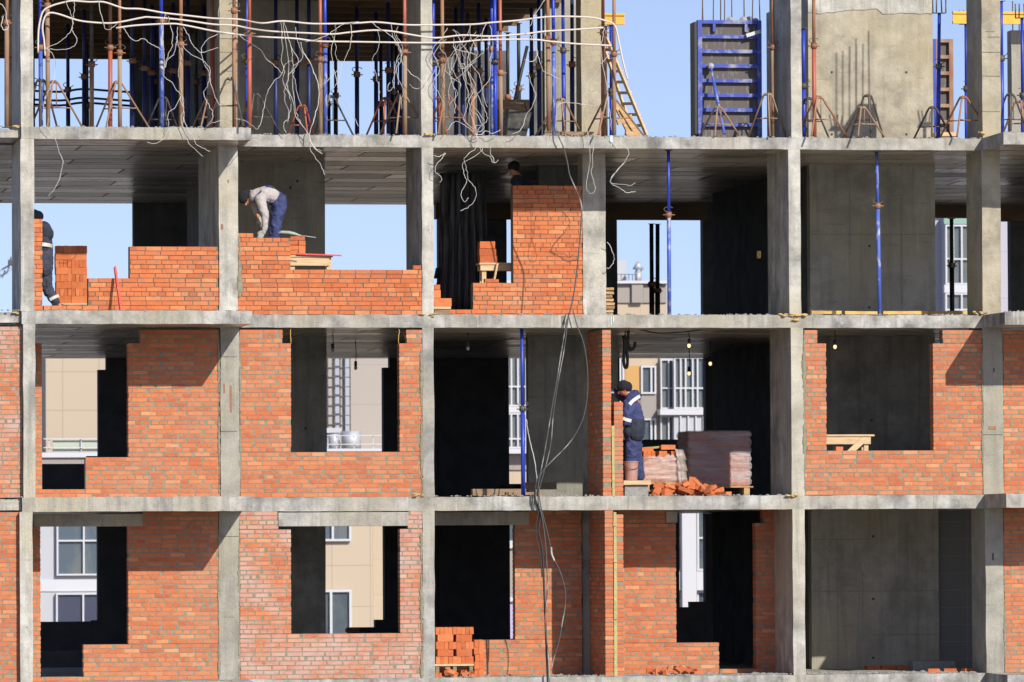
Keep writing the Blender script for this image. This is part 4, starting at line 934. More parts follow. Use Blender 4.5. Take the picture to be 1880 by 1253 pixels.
pack(1182, 828, 1247, 886, 1.9, .76, 4, 'low torn brick pack with loose plastic, behind the worker in blue', True)
brick_px(1214, 817, 1240, 826, 2.0, 'loose orange brick on top of the torn brick pack, right', 'bricks on top of the torn pack'); brick_px(1178, 822, 1200, 829, 1.95, 'loose orange brick on top of the torn brick pack, left', 'bricks on top of the torn pack')
m = MB('shrink_wrap'); pts = [P(1246, 826, 1.88), P(1249, 845, 1.87), P(1251, 865, 1.86), P(1252, 890, 1.84)]
for i in range(3):
    a, b = pts[i], pts[i+1]; m.faces([a, a+Vector((.10, .12, 0)), b+Vector((.13, .12, 0)), b], [(0, 1, 2, 3)]); m.faces([a, a+Vector((-.07, -.01, .02)), b+Vector((-.05, -.03, 0)), b], [(0, 1, 2, 3)])
o = m.build('plastic_sheet', smooth=True); tag(o, 'crumpled clear plastic sheet hanging off the torn brick pack', 'plastic sheet')
o.modifiers.new('solid', 'SOLIDIFY').thickness = .004
m = MB('insulation'); m.bar(P(1180, 824, 2.3), P(1218, 821, 2.2), .3, .035); tag(m.build('insulation_board'), 'yellow-green mineral wool board lying on the torn brick pack', 'insulation')

# ------------------------------------------------------------------ trestles, boards, tools
def trestle(px0, px1, pyt, pyb, y, f, label, braces, dep=.35, legx=None, mat='wood_pale'):
    a, b = P(px0, pyb, y), P(px1, pyt, y)
    t = thing('trestle', ((a.x+b.x)/2, y+dep/2, TOP[f]), label, 'trestle')
    m = MB(mat); m.box(a.x, b.x, y-.02, y+dep+.02, b.z-.03, b.z); m.build('top_board', t)
    m = MB(mat); m.box(a.x+.02, b.x-.06, y, y+.03, a.z, b.z-.032); m.build('apron', t)
    m = MB(mat); m.box(a.x+.02, b.x-.06, y+dep-.03, y+dep, a.z, b.z-.032); m.build('apron', t)
    for x in (legx or (a.x+.05, b.x-.1)):
        for yy in (y+.033, y+dep-.085):
            m = MB(mat); m.box(x, x+.075, yy, yy+.05, TOP[f]+.002, b.z-.033); m.build('leg', t)
    for (p, q) in braces:
        m = MB(mat); m.bar(P(*p, y-.03), P(*q, y-.03), .03, .10); m.build('brace', t)
trestle(528, 611, 469, 488, .7, 3, 'thick pale wooden trestle top beside the bent worker, third floor', [])
trestle(880, 968, 483, 497, 1.98, 3, 'wooden trestle with slanted brace left of the tall brick wall', [((913, 484), (904, 530))])
trestle(1490, 1605, 798, 816, .75, 2, 'pale wooden trestle table inside the wide dark window opening', [((1587, 806), (1552, 838))], legx=[PX(1492, 800, .75), PX(1587, 800, .75)], mat='wood_pale')
m = MB('level_red'); m.bar(P(545, 466.5, .66), P(627, 469.5, .66), .05, .022); tag(m.build('straightedge'), 'red aluminium straightedge lying across the trestle', 'straightedge')
m = MB(['level_red', 'white_frame']); a, b = P(222, 572, -.42), P(211, 491, -.02); m.bar(a, b, .03, .075); m.mi = 1; m.bar(a.lerp(b, .9)+Vector((0, -.004, 0)), a.lerp(b, .98)+Vector((0, -.004, 0)), .032, .05)
tag(m.build('spirit_level'), 'red and white spirit level leaning against the low brick wall', 'spirit level')
t = thing('hand_tool', P(540, 436, .1), 'pale green hand tool with a long thin rod lying on the brick wall', 'tool')
m = MB('tool_green'); q = [P(511, 428.5, .12), P(517, 426.5, .12), P(530, 427.5, .12), P(540, 429.5, .12), P(548, 432, .12), P(553, 433, .12)]; m.tube(q, [.012, .026, .03, .028, .018, .01], 8); m.build('handle', t, smooth=True)
m = MB('galvanised'); m.tube([P(551, 432.5, .12), P(580, 436.6, .12)], .008, 6); m.build('rod', t)
m = MB('block_grey'); m.pbox(1147, 891, 1190, 912.2, .2, .38); tag(m.build('concrete_block', bevel=.008), 'grey concrete block under the board the worker in blue stands on', 'block')
m = MB('wood_pale'); m.pbox(1145, 882.5, 1195, 890.6, .14, .62, jit=.004); tag(m.build('wooden_board'), 'pale board on the grey block under the worker in blue', 'board')
m = MB('block_grey'); m.box(PX(1150, 900, .62), PX(1190, 900, .62), .6, .74, TOP[2]+.002, PZ(891, 1170, .62)); tag(m.build('concrete_block'), 'grey block hidden behind the front block under the board', 'block')
t = thing('bucket', P(1159, 881, .32), 'dusty pink plastic bucket on the board before the worker in blue', 'bucket')
c = P(1159, 881.8, .32); m = MB('bucket_pink'); n = 20
prof = [(.10, 0), (.122, .29), (.128, .30), (.128, .315), (.118, .315), (.098, .012)]
m.bm.faces.new([m.bm.verts.new(c+Vector((.098*math.cos(2*math.pi*j/n), .098*math.sin(2*math.pi*j/n), .012))) for j in range(n)])
rg = [[m.bm.verts.new(c+Vector((r*math.cos(2*math.pi*j/n), r*math.sin(2*math.pi*j/n), z))) for j in range(n)] for r, z in prof]
for r0, r1 in zip(rg, rg[1:]):
    for j in range(n): m.bm.faces.new([r0[j], r0[(j+1) % n], r1[(j+1) % n], r1[j]])
m.bm.faces.new(rg[0][::-1]); m.build('tub', t)
m = MB('steel_dark'); m.tube([c+Vector((.13*math.cos(math.pi*k/10), -.13, .29-.11*math.sin(math.pi*k/10))) for k in range(11)], .005, 5); m.build('handle', t)
m = MB('block_grey'); m.pbox(1676, 1214, 1754, 1240, 2.4, .4); tag(m.build('concrete_block', bevel=.01), 'big grey block on the floor of the lowest right bay', 'block')
m = MB('wood_pale'); m.pbox(1828, 1238, 1895, 1247, -.35, .3, jit=.004); tag(m.build('wooden_board'), 'pale board on the slab edge at the bottom right corner', 'board')
for k, (a, b, yy) in enumerate(((1490, 1545, 1.6), (1552, 1618, 1.5), (1622, 1705, 1.6), (1706, 1776, 1.7))):
    m = MB('plank_yellow'); m.pbox(a, 571.5, b, 577.2, yy, .12, jit=.006); tag(m.build('timber_plank'), 'yellow timber plank on the third floor before the grey wall, ' + ['leftmost of four', 'second from left', 'second from right', 'rightmost of four'][k], 'plank', 'yellow planks before the grey third-floor wall')
# short boards stacked behind the set-back column
for k in range(9):
    x0 = PX(1106+random.uniform(-2, 2), 540, 2.3); z = TOP[3]+.005+k*.063
    m = MB('wood' if k % 3 else 'wood_aged'); m.box(x0, PX(1124+random.uniform(-3, 7), 540, 2.3), 2.3, 2.9, z, z+.045, jit=.006); tag(m.build('wooden_board'), 'short board in the stack behind the set-back column, third floor', 'board', 'boards stacked behind the set-back column')
# boards lying in the dark second-floor bay
for k, (a, b, c, d, yy, mt) in enumerate(((868, 898, 966, 910, 1.4, 'wood_aged'), (960, 886, 1022, 899, 2.6, 'wood_aged'), (930, 904, 1000, 909, .9, 'wood_aged'))):
    m = MB(mt); m.box(PX(a, c, yy), PX(b if False else c, 900, yy), yy, yy+.18, TOP[2]+.004+(.11 if k == 1 else 0), TOP[2]+.14+(.05 if k == 1 else 0)-.05*(k == 2)) if False else m.pbox(a, b, c, d, yy, .2)
    tag(m.build('timber_plank'), ['long dusty timber lying before the blue second-floor prop', 'short dark timber lying behind the hanging cables', 'thin timber at the slab edge of the dark second-floor bay'][k], 'plank', 'timbers in the dark second-floor bay')
# soil heap seen at the rear of that bay
m = MB('tub_black'); q = P(940, 905, 9)
for i in range(14): m.sphere((q.x+random.gauss(0, .35), 9+random.gauss(0, .3), TOP[2]+random.uniform(0, .12)), random.uniform(.12, .28), 8, 6, sc=(1.2, 1, .8))
tag(m.build('rubble_heap', smooth=True), 'dark rubble heap at the back of the dark second-floor bay', 'rubble', None, 'stuff')
# upturned wheelbarrow leaning in the third-floor bay
t = thing('wheelbarrow', P(822, 560, 5.2), 'black wheelbarrow tipped up against the wall, third floor', 'wheelbarrow'); Y = 5.2
m = MB('steel_black'); m.tube(curve_pts([P(802, 530, Y), P(814, 490, Y), P(826, 452, Y), P(833, 437, Y), P(840, 435, Y), P(843, 441, Y), P(838, 462, Y), P(828, 500, Y), P(818, 540, Y), P(813, 566, Y)]), .032, 8); m.build('handle_frame', t)
m = MB('steel_black'); m.hexa([P(796, 512, Y), P(822, 512, Y), P(822, 512, Y+.5), P(796, 512, Y+.5), P(802, 492, Y), P(827, 490, Y), P(828, 492, Y+.5), P(800, 492, Y+.5)]); m.build('tray', t)
m = MB('steel_black'); m.tube([P(803, 530, Y), P(815, 530, Y), P(822, 505, Y+.2)], .02, 6); m.build('strut', t)
m = MB('steel_black'); q = P(806, 552, Y+.2); n = 16; m.tube([q+Vector((.0+.16*math.cos(2*math.pi*i/n), 0, .16*math.sin(2*math.pi*i/n))) for i in range(n+1)], .03, 8, caps=False); m.tube([q+Vector((0, -.06, 0)), q+Vector((0, .06, 0))], .03, 8); m.build('wheel', t)
# dark plastic netting hanging in folds in the third-floor bay
m = MB('netting'); Y = 4.6; n = 60; rows = 12; g = []
for i in range(rows+1):
    row = []
    for k in range(n+1):
        u = k/n; px = 808+84*u; py = 318+252*i/rows
        q = P(px, py, Y); q.y += .07*math.sin(u*41+.6*math.sin(i*.7))+.04*math.sin(u*97+i*.35); q.x += .015*math.sin(i*.9+k)
        row.append(m.bm.verts.new(q))
    g.append(row)
for a_, b_ in zip(g, g[1:]):
    for k in range(n): m.bm.faces.new([a_[k], a_[k+1], b_[k+1], b_[k]])
o = m.build('hanging_netting', smooth=True); tag(o, 'dark plastic netting hanging in folds in the third-floor middle bay', 'netting'); o.modifiers.new('solid', 'SOLIDIFY').thickness = .004
for k, py in enumerate((168, 184, 193)):
    cable([(40, py-2), (110, py+1), (150, py-4), (200, py-1), (245, py+2)], .022, 'wire_black', 'black guard line across the sky gap of the left top-floor bay, ' + ['upper', 'middle', 'lower'][k], 'guard_line', 'line', 'guard lines at the rear of the top floor', y=16.2)
# switch box and cleat on the dark wall
m = MB('foam'); q = P(1397, 467, 3.6); m.box(q.x-.035, q.x+.035, 3.75, 3.8, q.z-.06, q.z+.06, jit=.006); tag(m.build('wood_chip'), 'small pale wood patch on the dark third-floor wall', 'patch')
# mortar tub and plywood sheet on the top floor
t = thing('mortar_tub', P(945, 246, 1.8), 'black mortar tub standing on the top floor beside blue props', 'tub'); Y = 1.8
m = MB('tub_black'); z0 = TOP[4]+.003; xa, xb = PX(918, 230, Y), PX(976, 230, Y); zt = PZ(200, 945, Y)
c0 = [(xa+.12, Y+.1, z0), (xb-.1, Y+.1, z0), (xb-.1, Y+.9, z0), (xa+.12, Y+.9, z0)]; c1 = [(xa, Y, zt), (xb, Y, zt-.05), (xb, Y+1, zt-.05), (xa, Y+1, zt)]
vs = [m.bm.verts.new(p) for p in c0+c1]; ci = [m.bm.verts.new(Vector(p)*1+Vector(((.04 if i in (0, 3) else -.04), (.04 if i < 2 else -.04), (.03 if k == 0 else 0)))) for k, cc in enumerate((c0, c1)) for i, p in enumerate(cc)]
for i in range(4):
    j = (i+1) % 4
    m.bm.faces.new([vs[i], vs[j], vs[4+j], vs[4+i]]); m.bm.faces.new([ci[i], ci[4+i], ci[4+j], ci[j]]); m.bm.faces.new([vs[4+i], vs[4+j], ci[4+j], ci[4+i]])
m.bm.faces.new(vs[:4]); m.bm.faces.new(ci[:4]); m.build('basin', t)
m = MB('steel_dark'); m.tube([(xb, Y+.4, zt-.05), (xb-.05, Y+.4, zt+.12), (xb-.3, Y+.4, zt+.12)], .016, 6); m.build('handle', t)
m = MB('wood'); m.pbox(912, 183, 972, 236, 6.2, .02); tag(m.build('plywood_sheet'), 'pinkish plywood sheet standing behind the mortar tub', 'plywood')
m = MB('wood_aged'); m.pbox(1000, 242, 1090, 249, .5, .08); tag(m.build('timber_plank'), 'rusty coloured plank on the slab edge before the tan column', 'plank')

# ------------------------------------------------------------------ wooden ladder at the deck corner
t = thing('wooden_ladder', P(1160, 248, .9), 'raw wooden ladder leaning steeply right of the tall tan column', 'ladder')
ra, rb = (P(1188, 251, .75), P(1114, 72, 2.1)), (P(1164, 251, 1.25), P(1104, 72, 2.6))
rails = []
for a, b in (ra, rb):
    m = MB('wood_pale'); m.bar(a, b, .035, .065); m.build('rail', t)
for k in range(1, 9):
    f = k/9.; m = MB('wood_pale'); m.bar(ra[0].lerp(ra[1], f)+Vector((.03, -.02, .0)), rb[0].lerp(rb[1], f)+Vector((-.02, .02, .0)), .025, .05); m.build('rung', t)
t = thing('wooden_prop_frame', P(1145, 250, .8), 'short raw timbers nailed together at the foot of the ladder', 'timber')
for a, b in (((1128, 185), (1158, 250)), ((1140, 200), (1172, 250)), ((1133, 225), (1160, 215)), ((1148, 244), (1176, 250))):
    m = MB('wood'); m.bar(P(*a, .6), P(*b, .7), .04, .09); m.build('timber', t)
# red strap of the ladder corner
cable([(1105, 205), (1103, 225), (1099, 248)], .018, 'level_red', 'short red strap hanging at the foot of the rusty prop', 'strap', 'strap', y=.2)

# ------------------------------------------------------------------ wall formwork panels and yellow beams
def panel(px0, py0, px1, py1, y, label, ribs, mats=('blue_paint', 'ply_film'), cols=1):
    a, b = P(px0, py1, y), P(px1, py0, y); a.z = TOP[4]+.003
    t = thing('formwork_panel', ((a.x+b.x)/2, y, TOP[4]), label, 'formwork panel')
    m = MB(mats[1]); m.box(a.x+.03, b.x-.03, y+.09, y+.11, a.z+.02, b.z-.02); m.build('plywood', t)
    for x in (a.x, b.x-.075):
        m = MB(mats[0]); m.box(x, x+.075, y, y+.12, a.z, b.z); m.build('side_rail', t)
    for k in range(ribs):
        z = a.z + (b.z-a.z-.06)*k/(ribs-1)
        m = MB(mats[0]); m.box(a.x+.077, b.x-.077, y+.005, y+.088, z, z+.06); m.build('rib', t)
    return t, a, b
PY = 1.0
t, a, b = panel(1282, 38, 1398, 250, PY, 'large blue steel wall formwork panel with dark plywood, top floor', 9, ('blue_worn', 'ply_film'))
for fx in (.24, .74):
    m = MB('blue_worn'); x = a.x+(b.x-a.x)*fx; z = b.z-(b.z-a.z)/8; m.box(x, x+.05, PY+.01, PY+.085, z+.062-.0, b.z-.062); m.build('stiffener', t)
m = MB('blue_dusty'); q0, q1 = P(1305, 122, PY-.05), P(1318, 190, PY-.4); m.tube([q0, q0.lerp(q1, .5)], .02, 8); m.tube([q0.lerp(q1, .45), q1], .03, 8); m.tube([q1, P(1330, 246, PY-.7)], .028, 8); m.build('push_brace', t)
m = MB('galvanised'); m.sphere(q0, .06, 8, 6); m.build('clamp', t); m = MB('galvanised'); m.bar(P(1370, 66, PY-.04), P(1396, 58, PY-.04), .05, .06); m.build('clamp', t)
m = MB('steel_black'); m.box(a.x-.05, a.x-.008, PY+.02, PY+.42, a.z, b.z-.03); m.build('end_shutter', t)
m = MB('concrete_pale'); m.box(a.x+.05, b.x+.02, PY+.13, PY+.40, a.z, b.z+.0); 
for i in range(10): m.sphere((b.x-.32+random.uniform(-.2, .3), PY+.2, b.z+random.uniform(-.02, .03)), random.uniform(.04, .08), 7, 5)
m.build('fresh_concrete', t)
for k, px in enumerate((1289, 1293, 1309, 1325, 1330, 1346, 1366, 1369, 1381, 1398)):
    m = MB('rebar'); x = PX(px, 40, PY+.2); m.tube([(x, PY+.2+.1*(k % 2), b.z-.3), (x+random.uniform(-.02, .02), PY+.2+.1*(k % 2), b.z+.75)], .010, 6); m.build('rebar', t)
panel(1718, 72, 1750, 250, 4.6, 'narrow worn formwork panel right of the tall sunlit wall', 8, ('rust_dusty', 'ply_film'))
m = MB('blue_paint'); m.pbox(1712, 72, 1719, 246, 4.4, .12); tag(m.build('steel_waler'), 'blue steel edge beam beside the narrow formwork panel', 'steel beam')
m = MB('wood_pale'); m.pbox(1718, 243, 1760, 250, 3.6, .3); tag(m.build('wooden_block'), 'orange-brown timber block at the foot of the narrow formwork panel', 'block')
def ibeam(px0, px1, py0, py1, y, label):
    a, b = P(px0, py1, y), P(px1, py0, y); t = thing('formwork_beam', ((a.x+b.x)/2, y, a.z), label, 'formwork beam'); h = b.z-a.z
    for z0, z1 in ((a.z, a.z+h*.2), (b.z-h*.2, b.z)):
        m = MB('beam_yellow'); m.box(a.x, b.x, y, y+.08, z0, z1); m.build('flange', t)
    m = MB('beam_yellow'); m.box(a.x+.002, b.x-.002, y+.026, y+.054, a.z+h*.2, b.z-h*.2); m.build('web', t)
ibeam(1750, 1990, 23, 43.5, 4.5, 'long yellow timber I-beam behind the stained tan column')
ibeam(1095, 1147, 25, 45, 4.6, 'short yellow timber I-beam behind the rusty props at the deck corner')
prop(1122, 4.65, 4, PZ(45.4, 1122, 4.6), 'blue_paint', 'blue_paint', 'blue prop under the short yellow beam at the deck corner', None, .5)
prop(1113, 4.9, 4, PZ(45.4, 1113, 4.6), 'steel_dark', 'rebar', 'thin dark prop beside the blue one under the short yellow beam', None, .5, r=.02, collar=False)
# wall stub at the far right of the top floor
o = rough_box(PX(1857, 130, 5.0), PX(1995, 130, 5.0), 5.0, 5.3, TOP[4]-.003, PZ(56, 1870, 5.0), ['concrete'], 'concrete_wall', 'z', .4)
x0 = PX(1860, 60, 5.1); rebars([(x0+.13*k, 5.12+.06*(k % 2)) for k in range(7)], PZ(60, 1870, 5), PZ(10, 1870, 5))
# crumbs of mortar and stone along the slab edges
m = MB('block_grey')
for f in (4, 3, 2, 1):
    for i in range(330):
        px = random.uniform(0, 1880); s = random.uniform(.006, .022); yy = random.uniform(.0, .12)
        if px < 462 or px > 1845: yy += BAL
        x = PX(px, 600, yy); m.sphere((x, yy+.02, TOP[f]+s*.5+.004), s, 5, 3, sc=(1.4, 1, random.uniform(.5, 1)))
for i in range(500):
    px = random.choice((random.uniform(1380, 1480), random.uniform(800, 1320), random.uniform(1480, 1800))); yy = random.uniform(.0, 1.2); s = random.uniform(.008, .03)
    m.sphere((PX(px, 1240, yy), yy, TOP[1]+s*.4+.004), s, 5, 3, sc=(1.4, 1, .7))
tag(m.build('mortar_crumbs'), 'grey mortar crumbs scattered along the slab edges', 'crumbs', None, 'stuff')

# ------------------------------------------------------------------ people
def organic(m, name, parent, voxel=.012, smooth=6, wr=0):
    o = m.build(name, parent, smooth=True, recalc=True)
    r = o.modifiers.new('remesh', 'REMESH'); r.mode = 'VOXEL'; r.voxel_size = voxel; r.use_smooth_shade = True
    s = o.modifiers.new('smooth', 'SMOOTH'); s.factor = .5; s.iterations = smooth
    if wr:
        tx = bpy.data.textures.get('folds') or bpy.data.textures.new('folds', 'CLOUDS'); tx.noise_scale = .075; tx.noise_depth = 3
        d = o.modifiers.new('folds', 'DISPLACE'); d.texture = tx; d.strength = wr; d.mid_level = .5; d.texture_coords = 'GLOBAL'
    return o
def chain(m, pts, rs):
    for a, b, ra, rb in zip(pts, pts[1:], rs, rs[1:]): m.capsule(a, b, ra, rb)
def hand(m, wrist, tip, up, r=.0095, curl=.35, grow=1.0):
    """palm, four bent fingers of unequal length and a thumb leaving the side of the palm"""
    w, t = Vector(wrist), Vector(tip); d = (t-w).normalized(); u = Vector(up).normalized(); s = d.cross(u).normalized()
    for k in (-1.5, -.5, .5, 1.5): m.capsule(w+s*k*.012, w+d*.085+s*k*.019, .015*grow, .0125*grow)
    for k, ln in ((-1.5, .062), (-.5, .076), (.5, .072), (1.5, .058)):
        b = w+d*.088+s*k*.0205; j = b+d*ln*.55-u*ln*.2*curl; e = j+d*ln*.4-u*ln*.75*curl
        m.capsule(b, j, r*grow, r*.95*grow); m.capsule(j, e, r*.95*grow, r*.8*grow)
    b = w+d*.025+s*.03; j = b+d*.035+s*.03-u*.01; m.capsule(b, j, .0125*grow, .011*grow); m.capsule(j, j+d*.03+s*.004-u*.015, .011*grow, .009*grow)
def head(m, c, face, up, r=.098):
    f = Vector(face).normalized(); u = Vector(up); u = (u-f*u.dot(f)).normalized(); s = f.cross(u)
    m.capsule(c-f*.012+u*.02, c+f*.02-u*.045, r, r*.74)
    m.capsule(c+f*.062-u*.02, c+f*.05-u*.075, .045, .036)                 # jaw
    m.capsule(c+f*.09+u*.008, c+f*.118-u*.03, .011, .017)                 # nose
    m.capsule(c+f*.088-u*.062-s*.018, c+f*.088-u*.062+s*.018, .011, .011)  # lips
    for k in (-1, 1):
        m.capsule(c+s*k*.078-f*.005+u*.012, c+s*k*.08-f*.008-u*.03, .014, .010)  # ears
        m.capsule(c+f*.084+s*k*.018+u*.03, c+f*.074+s*k*.048+u*.03, .009, .008)  # brows
    return f, u, s
def eyes(root, c, f, u, s, y=.012):
    for k in (-1, 1):
        m = MB('hair'); m.sphere(c+f*.087+s*k*.032+u*y, .009, 8, 6); m.build('eye', root)

# 1. man bending over the wall in a light sweater and navy bib overalls
y0 = .72; J = lambda px, py, dy=0: P(px, py, y0+dy)
pr = thing('person', J(502, 486), 'man in black hat, light grey sweater and navy overalls bending over the wall, laying bricks', 'person')
hc = J(453, 364, -.02); face = (J(447, 377)-J(453, 362)) + Vector((0, -.05, 0)); upv = J(440, 356)-J(458, 366)
m = MB('skin'); f_, u_, s_ = head(m, hc, face, upv)
chain(m, [J(466, 358), hc], [.06, .055]); chain(m, [J(472, 360), J(496, 360), J(510, 368)], [.11, .11, .12])
for dy in (-.1, .1): chain(m, [J(512, 372, dy), J(505, 415, dy), J(502, 470, dy), J(496, 482, dy)], [.075, .055, .04, .035])
chain(m, [J(474, 364, -.17), J(478, 366, -.24), J(487, 396, -.26), J(485, 424, -.26)], [.06, .055, .042, .030])
chain(m, [J(472, 366, .14), J(468, 374, .18), J(470, 393, .14), J(477, 402, .08)], [.06, .05, .04, .032])
hand(m, J(484.5, 424, -.26), J(478, 434, -.28), (.2, -1, .4)); hand(m, J(477, 402, .08), J(480, 410, .04), (0, -1, .2))
organic(m, 'body', pr, .0075, 3); eyes(pr, hc, f_, u_, s_)
m = MB('hat_black'); m.capsule(hc+u_*.03-f_*.025, hc+u_*.062-f_*.012, .108, .10); m.capsule(hc+f_*.03+u_*.045, hc-f_*.05+u_*.01, .092, .10); organic(m, 'knit_hat', pr, .010, 4)
m = MB('sweater')
for dy in (-.11, 0, .11): chain(m, [J(470, 360, dy), J(484, 357, dy), J(501, 360, dy)], [.115, .135, .125])
chain(m, [J(460, 357), J(468, 358)], [.07, .09])
chain(m, [J(476, 362, -.16), J(478, 366, -.22), J(487, 396, -.26), J(485.5, 421, -.26)], [.095, .09, .068, .05])
chain(m, [J(474, 364, .14), J(469, 374, .18), J(470, 388, .15)], [.09, .08, .06])
organic(m, 'sweater', pr, .011, 3, .03)
m = MB('navy')
for dy in (-.09, .09):
    chain(m, [J(510, 366, dy), J(513, 376, dy), J(506, 414, dy*1.1), J(503, 446, dy*1.1), J(502, 474, dy*1.1)], [.125, .128, .10, .088, .075])
chain(m, [J(500, 363, -.06), J(512, 370, -.05)], [.12, .13]); chain(m, [J(500, 363, .06), J(512, 370, .05)], [.12, .13])
chain(m, [J(486, 370, -.05), J(486, 370, .05)], [.09, .09])
organic(m, 'overalls', pr, .011, 2, .062)
for dy in (-.155, .1):
    m = MB('navy'); m.tube(curve_pts([J(503, 345.5, dy+.05), J(492, 342.5, dy+.02), J(480, 351, dy-.06), J(470, 362, dy-.08), J(467, 372, dy-.03)]), .017, 6); m.build('strap', pr)
m = MB('glove_grey'); hand(m, J(484.5, 424.5, -.26), J(478, 435, -.28), (.2, -1, .4), .0125, .35, 1.3); m.capsule(J(485.5, 421, -.26), J(484, 427, -.26), .036, .04); organic(m, 'glove', pr, .008, 2)
m = MB('glove_grey'); hand(m, J(476, 401, .06), J(480, 411, .02), (0, -1, .2), .0125, .35, 1.3); organic(m, 'glove', pr, .008, 2)
for dy in (-.1, .1):
    m = MB('boot'); chain(m, [J(503, 480, dy), J(494, 483, dy)], [.05, .045]); organic(m, 'boot', pr, .012, 2)

# 2. man standing on the board, seen from behind, reaching over the brick leaf
y0 = .62; J = lambda px, py, dy=0: P(px, py, y0+dy)
pr = thing('person', J(1165, 882), 'man in black hat and blue work jacket with reflective bands, standing by the brick fin', 'person')
hc = J(1146, 714); face = Vector((-1, .25, -.45)); upv = Vector((-.35, 0, 1))
m = MB('skin'); f_, u_, s_ = head(m, hc, face, upv)
chain(m, [J(1157, 731), hc], [.065, .06]); chain(m, [J(1161, 742), J(1166, 770), J(1166, 800)], [.13, .12, .13])
for a, b, c, dy in ((1162, 1158, 1163, -.1), (1164, 1168, 1174, .08)): chain(m, [J(a, 803, dy), J(b, 843, dy), J(c, 874, dy), J(c-6, 879, dy)], [.08, .058, .045, .04])
chain(m, [J(1155, 740, -.2), J(1150, 770, -.25), J(1139, 778, -.12)], [.06, .05, .035]); chain(m, [J(1156, 737, .15), J(1140, 727, .2), J(1126, 721, .12)], [.06, .05, .035])
hand(m, J(1126, 721, .12), J(1116, 722, .08), (0, 0, 1)); hand(m, J(1139, 778, -.12), J(1132, 775, -.05), (0, 0, 1))
organic(m, 'body', pr, .0075, 3); eyes(pr, hc, f_, u_, s_)
m = MB('hat_black'); m.capsule(hc+u_*.035-f_*.015, hc+u_*.05-f_*.01, .108, .10); m.capsule(hc+f_*.02+u_*.045, hc-f_*.05+u_*.01, .09, .098); organic(m, 'knit_hat', pr, .010, 4)
m = MB('navy')
for dy in (-.13, 0, .13): chain(m, [J(1160, 740, dy), J(1163, 755, dy), J(1166, 778, dy)], [.12, .145, .165])
chain(m, [J(1158, 736, -.14), J(1161, 735, .14)], [.10, .10])
chain(m, [J(1155, 740, -.18), J(1152, 756, -.25), J(1150, 775, -.26), J(1139, 781, -.14)], [.10, .088, .078, .06]); chain(m, [J(1156, 737, .13), J(1141, 727, .2), J(1128, 721, .13)], [.095, .078, .058])
m.capsule(J(1166, 725, .02), J(1157, 731, -.08), .085, .075); m.capsule(J(1164, 728, .08), J(1153, 731, .1), .08, .06); m.capsule(J(1160, 722, 0), J(1170, 730, 0), .06, .07)
organic(m, 'jacket', pr, .011, 2, .05)
m = MB('navy_dark')
for dy in (-.13, 0, .13): chain(m, [J(1166, 777, dy), J(1166, 795, dy)], [.172, .168])
chain(m, [J(1155, 793, -.16), J(1158, 793, .1)], [.11, .11])
organic(m, 'jacket_skirt', pr, .011, 3, .02)
m = MB('reflective')
m.tube(curve_pts([J(1154, 744, -.30), J(1160, 737, -.275), J(1167, 731.5, -.25), J(1175, 728, -.16)]), .001, 4) if False else None
def band(m, pts, w, out):
    pts = curve_pts(pts); o = Vector(out)
    for a, b in zip(pts, pts[1:]):
        t = (b-a).normalized(); n = t.cross(o).normalized()*w/2
        m.hexa([a-n-o*.02, a+n-o*.02, b+n-o*.02, b-n-o*.02, a-n+o*.006, a+n+o*.006, b+n+o*.006, b-n+o*.006])
band(m, [J(1156, 743, -.295), J(1160, 738, -.285), J(1167, 732.5, -.265), J(1175, 727.5, -.17)], .055, (0, -1, 0)); m.build('reflective_band', pr)
m = MB('reflective'); band(m, [J(1143.5, 768, -.33), J(1150, 771, -.348), J(1159, 773, -.32)], .055, (0, -1, 0)); m.build('reflective_band', pr)
m = MB('navy')
for a, b, c, dy in ((1161, 1158, 1162, -.1), (1166, 1169, 1176, .08)): chain(m, [J(a, 800, dy), J(a, 812, dy), J(b, 843, dy), J(c, 874, dy)], [.135, .125, .098, .075])
organic(m, 'trousers', pr, .011, 2, .06)
m = MB('glove_grey'); hand(m, J(1127, 721, .12), J(1116, 722, .08), (0, 0, 1), .0125, .5, 1.3); organic(m, 'glove', pr, .008, 2)
for c, dy in ((1163, -.1), (1176, .08)):
    m = MB('boot'); chain(m, [J(c, 877, dy), J(c-9, 879, dy)], [.05, .04]); organic(m, 'boot', pr, .012, 2)

# 3. man mostly hidden by the slim pier, stepping out with one leg
y0 = .62; J = lambda px, py, dy=0: P(px, py, y0+dy)
pr = thing('person', J(85, 566), 'worker in dark grey-blue workwear with reflective bands, half hidden by the slim brick pier', 'person')
hc = J(65, 401); face = Vector((-1, .3, -.5)); upv = Vector((-.3, 0, 1))
m = MB('skin'); f_, u_, s_ = head(m, hc, face, upv)
chain(m, [J(74, 416), hc], [.06, .055]); chain(m, [J(79, 428), J(80, 460), J(80, 490)], [.12, .12, .125])
chain(m, [J(82, 500, -.06), J(88, 532, -.08), J(104, 558, -.08), J(110, 562, -.12)], [.08, .055, .042, .038]); chain(m, [J(74, 500, .08), J(68, 535, .08), J(66, 560, .08), J(60, 564, .08)], [.08, .055, .042, .038])
chain(m, [J(84, 424, -.16), J(84, 452, -.22), J(70, 466, -.2)], [.06, .048, .034]); chain(m, [J(76, 424, .16), J(66, 446, .2), J(54, 440, .1)], [.06, .048, .034])
hand(m, J(70, 466, -.2), J(60, 468, -.15), (0, -.5, 1)); hand(m, J(54, 440, .1), J(44, 436, .05), (0, -.5, 1))
organic(m, 'body', pr, .0075, 3); eyes(pr, hc, f_, u_, s_)
